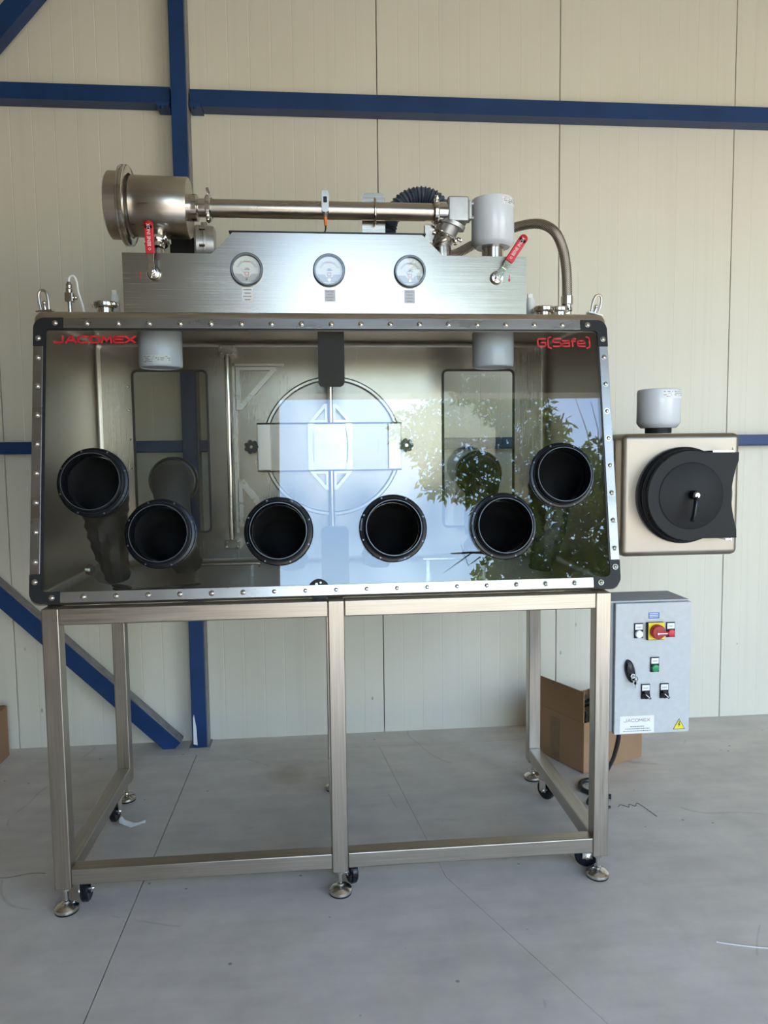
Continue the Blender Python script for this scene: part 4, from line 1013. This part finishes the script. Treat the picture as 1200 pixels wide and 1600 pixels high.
# ================================================================== CARDBOARD BOXES
def carton(p0, ang, wx, wy, h, label, tape=None, ang2=None, open_=False):
    """p0: the corner nearest the camera; ang: direction of the right-hand side"""
    t = thing('cardboard_box', (p0[0], p0[1], 0), label, 'box')
    T = TR(p0[0], p0[1], 0) @ RZ(ang)
    g = .004
    MB().box(-wx*0, wx, 0, g, .0008, h, .0015, T).build('side_panel', 'cardboard', t)
    MB().box(0, g, g, wy, .0008, h, .0015, T).build('side_panel', 'cardboard', t)
    MB().box(wx-g, wx, g, wy, .0008, h, .0015, T).build('side_panel', 'cardboard', t)
    MB().box(g, wx-g, wy-g, wy, .0008, h, .0015, T).build('side_panel', 'cardboard', t)
    MB().box(g, wx-g, g, wy-g, .0008, .006, 0, T).build('bottom', 'box_in', t)
    return t, T
t, T = carton((1.676, .667), 24, .308, .285, .195, 'brown cardboard box standing on the floor behind the control cabinet')
MB().box(-.0008, -.0002, .13, .18, .001, .17, 0, T).build('tape_strip', 'tape', t)
MB().box(0, .004, .003, .282, .1955, .312, .001, T).build('raised_flap', 'cardboard', t, label='side flap standing upright')
MB().box(.290, .304, .006, .279, .1955, .1995, .001, T).build('folded_flap', 'cardboard', t)
m = MB()
for k, (x, y, z) in enumerate(((.03, .04, .215), (.034, .07, .25), (.028, .055, .285), (.05, .12, .235), (.12, .10, .21), (.2, .16, .20))):
    m.tube([(x-.015, y-.03, z-.02), (x+.012, y-.008, z), (x+.02, y+.03, z-.008), (x-.002, y+.05, z-.03)], .007, 8, smooth=4, T=T)
m.build('packed_cables', 'black_matte', t, label='black cables stuffed in the open box')['kind'] = 'stuff'
t, T = carton((-.553, .83), 90, .28, .42, .205, 'brown cardboard box at the left edge, on the floor by the wall')
MB().box(.004, .276, .004, .416, .2052, .209, 0, T).build('top_flap', 'cardboard', t)

# ================================================================== SMALL FLOOR THINGS
def litter(mb, name, mat, label, cat): return tag(mb.build(name, mat), label, cat)
fm = MB(); P0 = [(.045, .475), (.060, .455), (.085, .462), (.105, .470), (.125, .468)]
vs = []; 
for i, (x, y) in enumerate(P0):
    for j in range(4): vs.append((x+random.uniform(-.004, .004), y+(j-1.5)*.012*(1-i*.15), .002+random.uniform(0, .016)*(1-.5*abs(j-1.5)/1.5)+(.012 if i < 2 else 0)))
fm._add(vs, [(i*4+j, i*4+j+1, i*4+j+5, i*4+j+4) for i in range(4) for j in range(3)])
litter(fm, 'plastic_scrap', 'white_pl', 'crumpled scrap of whitish plastic film by the rear left wheel', 'scrap')
litter(MB().tube([(1.66, -.285, .0012), (1.70, -.300, .0012), (1.76, -.318, .0012), (1.85, -.335, .0012)], .0010, 6, smooth=5), 'white_thread', 'thread', 'thin white thread on the floor at the right edge', 'thread')
litter(MB().tube([(1.70, .405, .0012), (1.715, .42, .0012), (1.735, .40, .0012), (1.745, .42, .0012), (1.76, .405, .0012), (1.775, .425, .0012), (1.785, .40, .0012), (1.79, .38, .0012), (1.80, .33, .0012)], .0008, 6, smooth=5), 'dark_thread', 'ink', 'dark tangled thread on the floor right of the stand', 'thread')
litter(MB().tube([(-.33, .24, .0008), (-.22, .20, .0008), (-.14, .215, .0008), (-.10, .21, .0008)], .0005, 6, smooth=5), 'dark_thread', 'ink', 'thin dark thread on the floor left of the stand', 'thread')

# ================================================================== TREE OUTSIDE (seen in the glass)
tr = thing('leafy_tree', (3.9, -6.8, 0), 'leafy green tree outside, mirrored in the right of the glass front', 'tree')
br = MB()
br.tube([(3.95, -6.9, -.01), (3.9, -6.8, .8), (3.75, -6.7, 1.6), (3.55, -6.6, 2.3), (3.3, -6.5, 3.1), (3.1, -6.5, 3.9)], .07, 10, smooth=4, rfun=lambda u: .085*(1-.75*u))
BR = [((3.75, -6.7, 1.6), (2.9, -6.5, 2.2), (2.25, -6.4, 2.25)), ((3.55, -6.6, 2.2), (2.8, -6.5, 3.0), (2.2, -6.4, 3.5)), ((3.3, -6.5, 3.0), (2.7, -6.5, 3.7), (2.0, -6.5, 3.95)),
      ((3.6, -6.6, 2.1), (4.1, -6.5, 2.8), (4.3, -6.5, 3.6)), ((3.3, -6.5, 3.1), (3.6, -6.4, 3.6), (3.8, -6.4, 4.0)), ((3.8, -6.7, 1.5), (4.2, -6.5, 2.0), (4.5, -6.4, 2.3))]
for b_ in BR: br.tube(b_, .03, 8, smooth=5, rfun=lambda u: .035*(1-.8*u))
for b_ in (((4.15, -6.5, 3.3), (4.1, -6.5, 3.8), (4.0, -6.5, 4.25)), ((4.2, -6.5, 3.3), (4.25, -6.5, 3.8), (4.2, -6.5, 4.2)), ((4.3, -6.5, 3.3), (4.35, -6.5, 3.6), (4.33, -6.5, 4.0)), ((2.5, -6.4, 2.25), (2.35, -6.4, 2.15), (2.15, -6.4, 2.02)), ((2.6, -6.4, 2.2), (2.45, -6.4, 2.1), (2.38, -6.4, 2.35))):
    br.tube(b_, .008, 5, rfun=lambda u: .009*(1-.7*u))
br.build('branches', 'bark', tr)
blobs = [((1.95, 3.85), .30), ((2.3, 3.95), .32), ((2.15, 3.5), .26), ((2.65, 4.1), .36), ((3.0, 4.2), .36), ((3.3, 3.95), .36), ((3.6, 3.8), .26), ((2.75, 3.65), .38), ((3.2, 3.5), .36),
         ((2.4, 3.25), .30), ((2.8, 3.1), .34), ((3.2, 3.0), .34), ((3.65, 3.45), .24), ((4.2, 3.35), .34), ((4.4, 2.9), .35), ((3.9, 2.85), .30), ((3.5, 2.65), .34), ((3.0, 2.6), .22), ((4.1, 2.5), .38),
         ((3.6, 2.2), .40), ((4.3, 2.1), .42), ((3.1, 2.15), .32), ((2.75, 2.02), .22), ((3.8, 1.9), .42), ((3.2, 1.85), .35), ((2.1, 3.15), .16), ((3.05, 4.55), .3), ((2.65, 4.5), .25), ((3.35, 4.35), .25), ((4.7, 2.6), .35), ((4.7, 3.2), .3)]
lf = MB(); rnd = random.Random(3)
for (bx_, bz_), r in blobs:
    for k in range(int(1500*r*r*3.2)):
        while True:
            d = Vector((rnd.uniform(-1, 1), rnd.uniform(-1, 1), rnd.uniform(-1, 1)))
            if d.length < 1: break
        c_ = Vector((bx_, -6.5, bz_))+Vector((d.x*r*1.1, d.y*r*1.5, d.z*r))
        a = Vector((rnd.gauss(0, 1), rnd.gauss(0, 1), rnd.gauss(-.8, .7))).normalized(); u = a.cross(Vector((rnd.gauss(0, 1), rnd.gauss(0, 1), rnd.gauss(0, 1)))).normalized()
        L_ = rnd.uniform(.07, .13); w_ = L_*.22
        vs = [lf.b.verts.new(p) for p in (c_, c_+a*L_*.4+u*w_, c_+a*L_, c_+a*L_*.4-u*w_)]
        lf.b.faces.new(vs)
me = bpy.data.meshes.new('foliage'); lf.b.to_mesh(me); lf.b.free(); me.materials.append(M['leaf'])
fo = link('foliage', me, tr); fo['kind'] = 'stuff'

# collapse unused names
for o in list(bpy.data.objects):
    if o.name.startswith('tmp_text'): bpy.data.objects.remove(o)
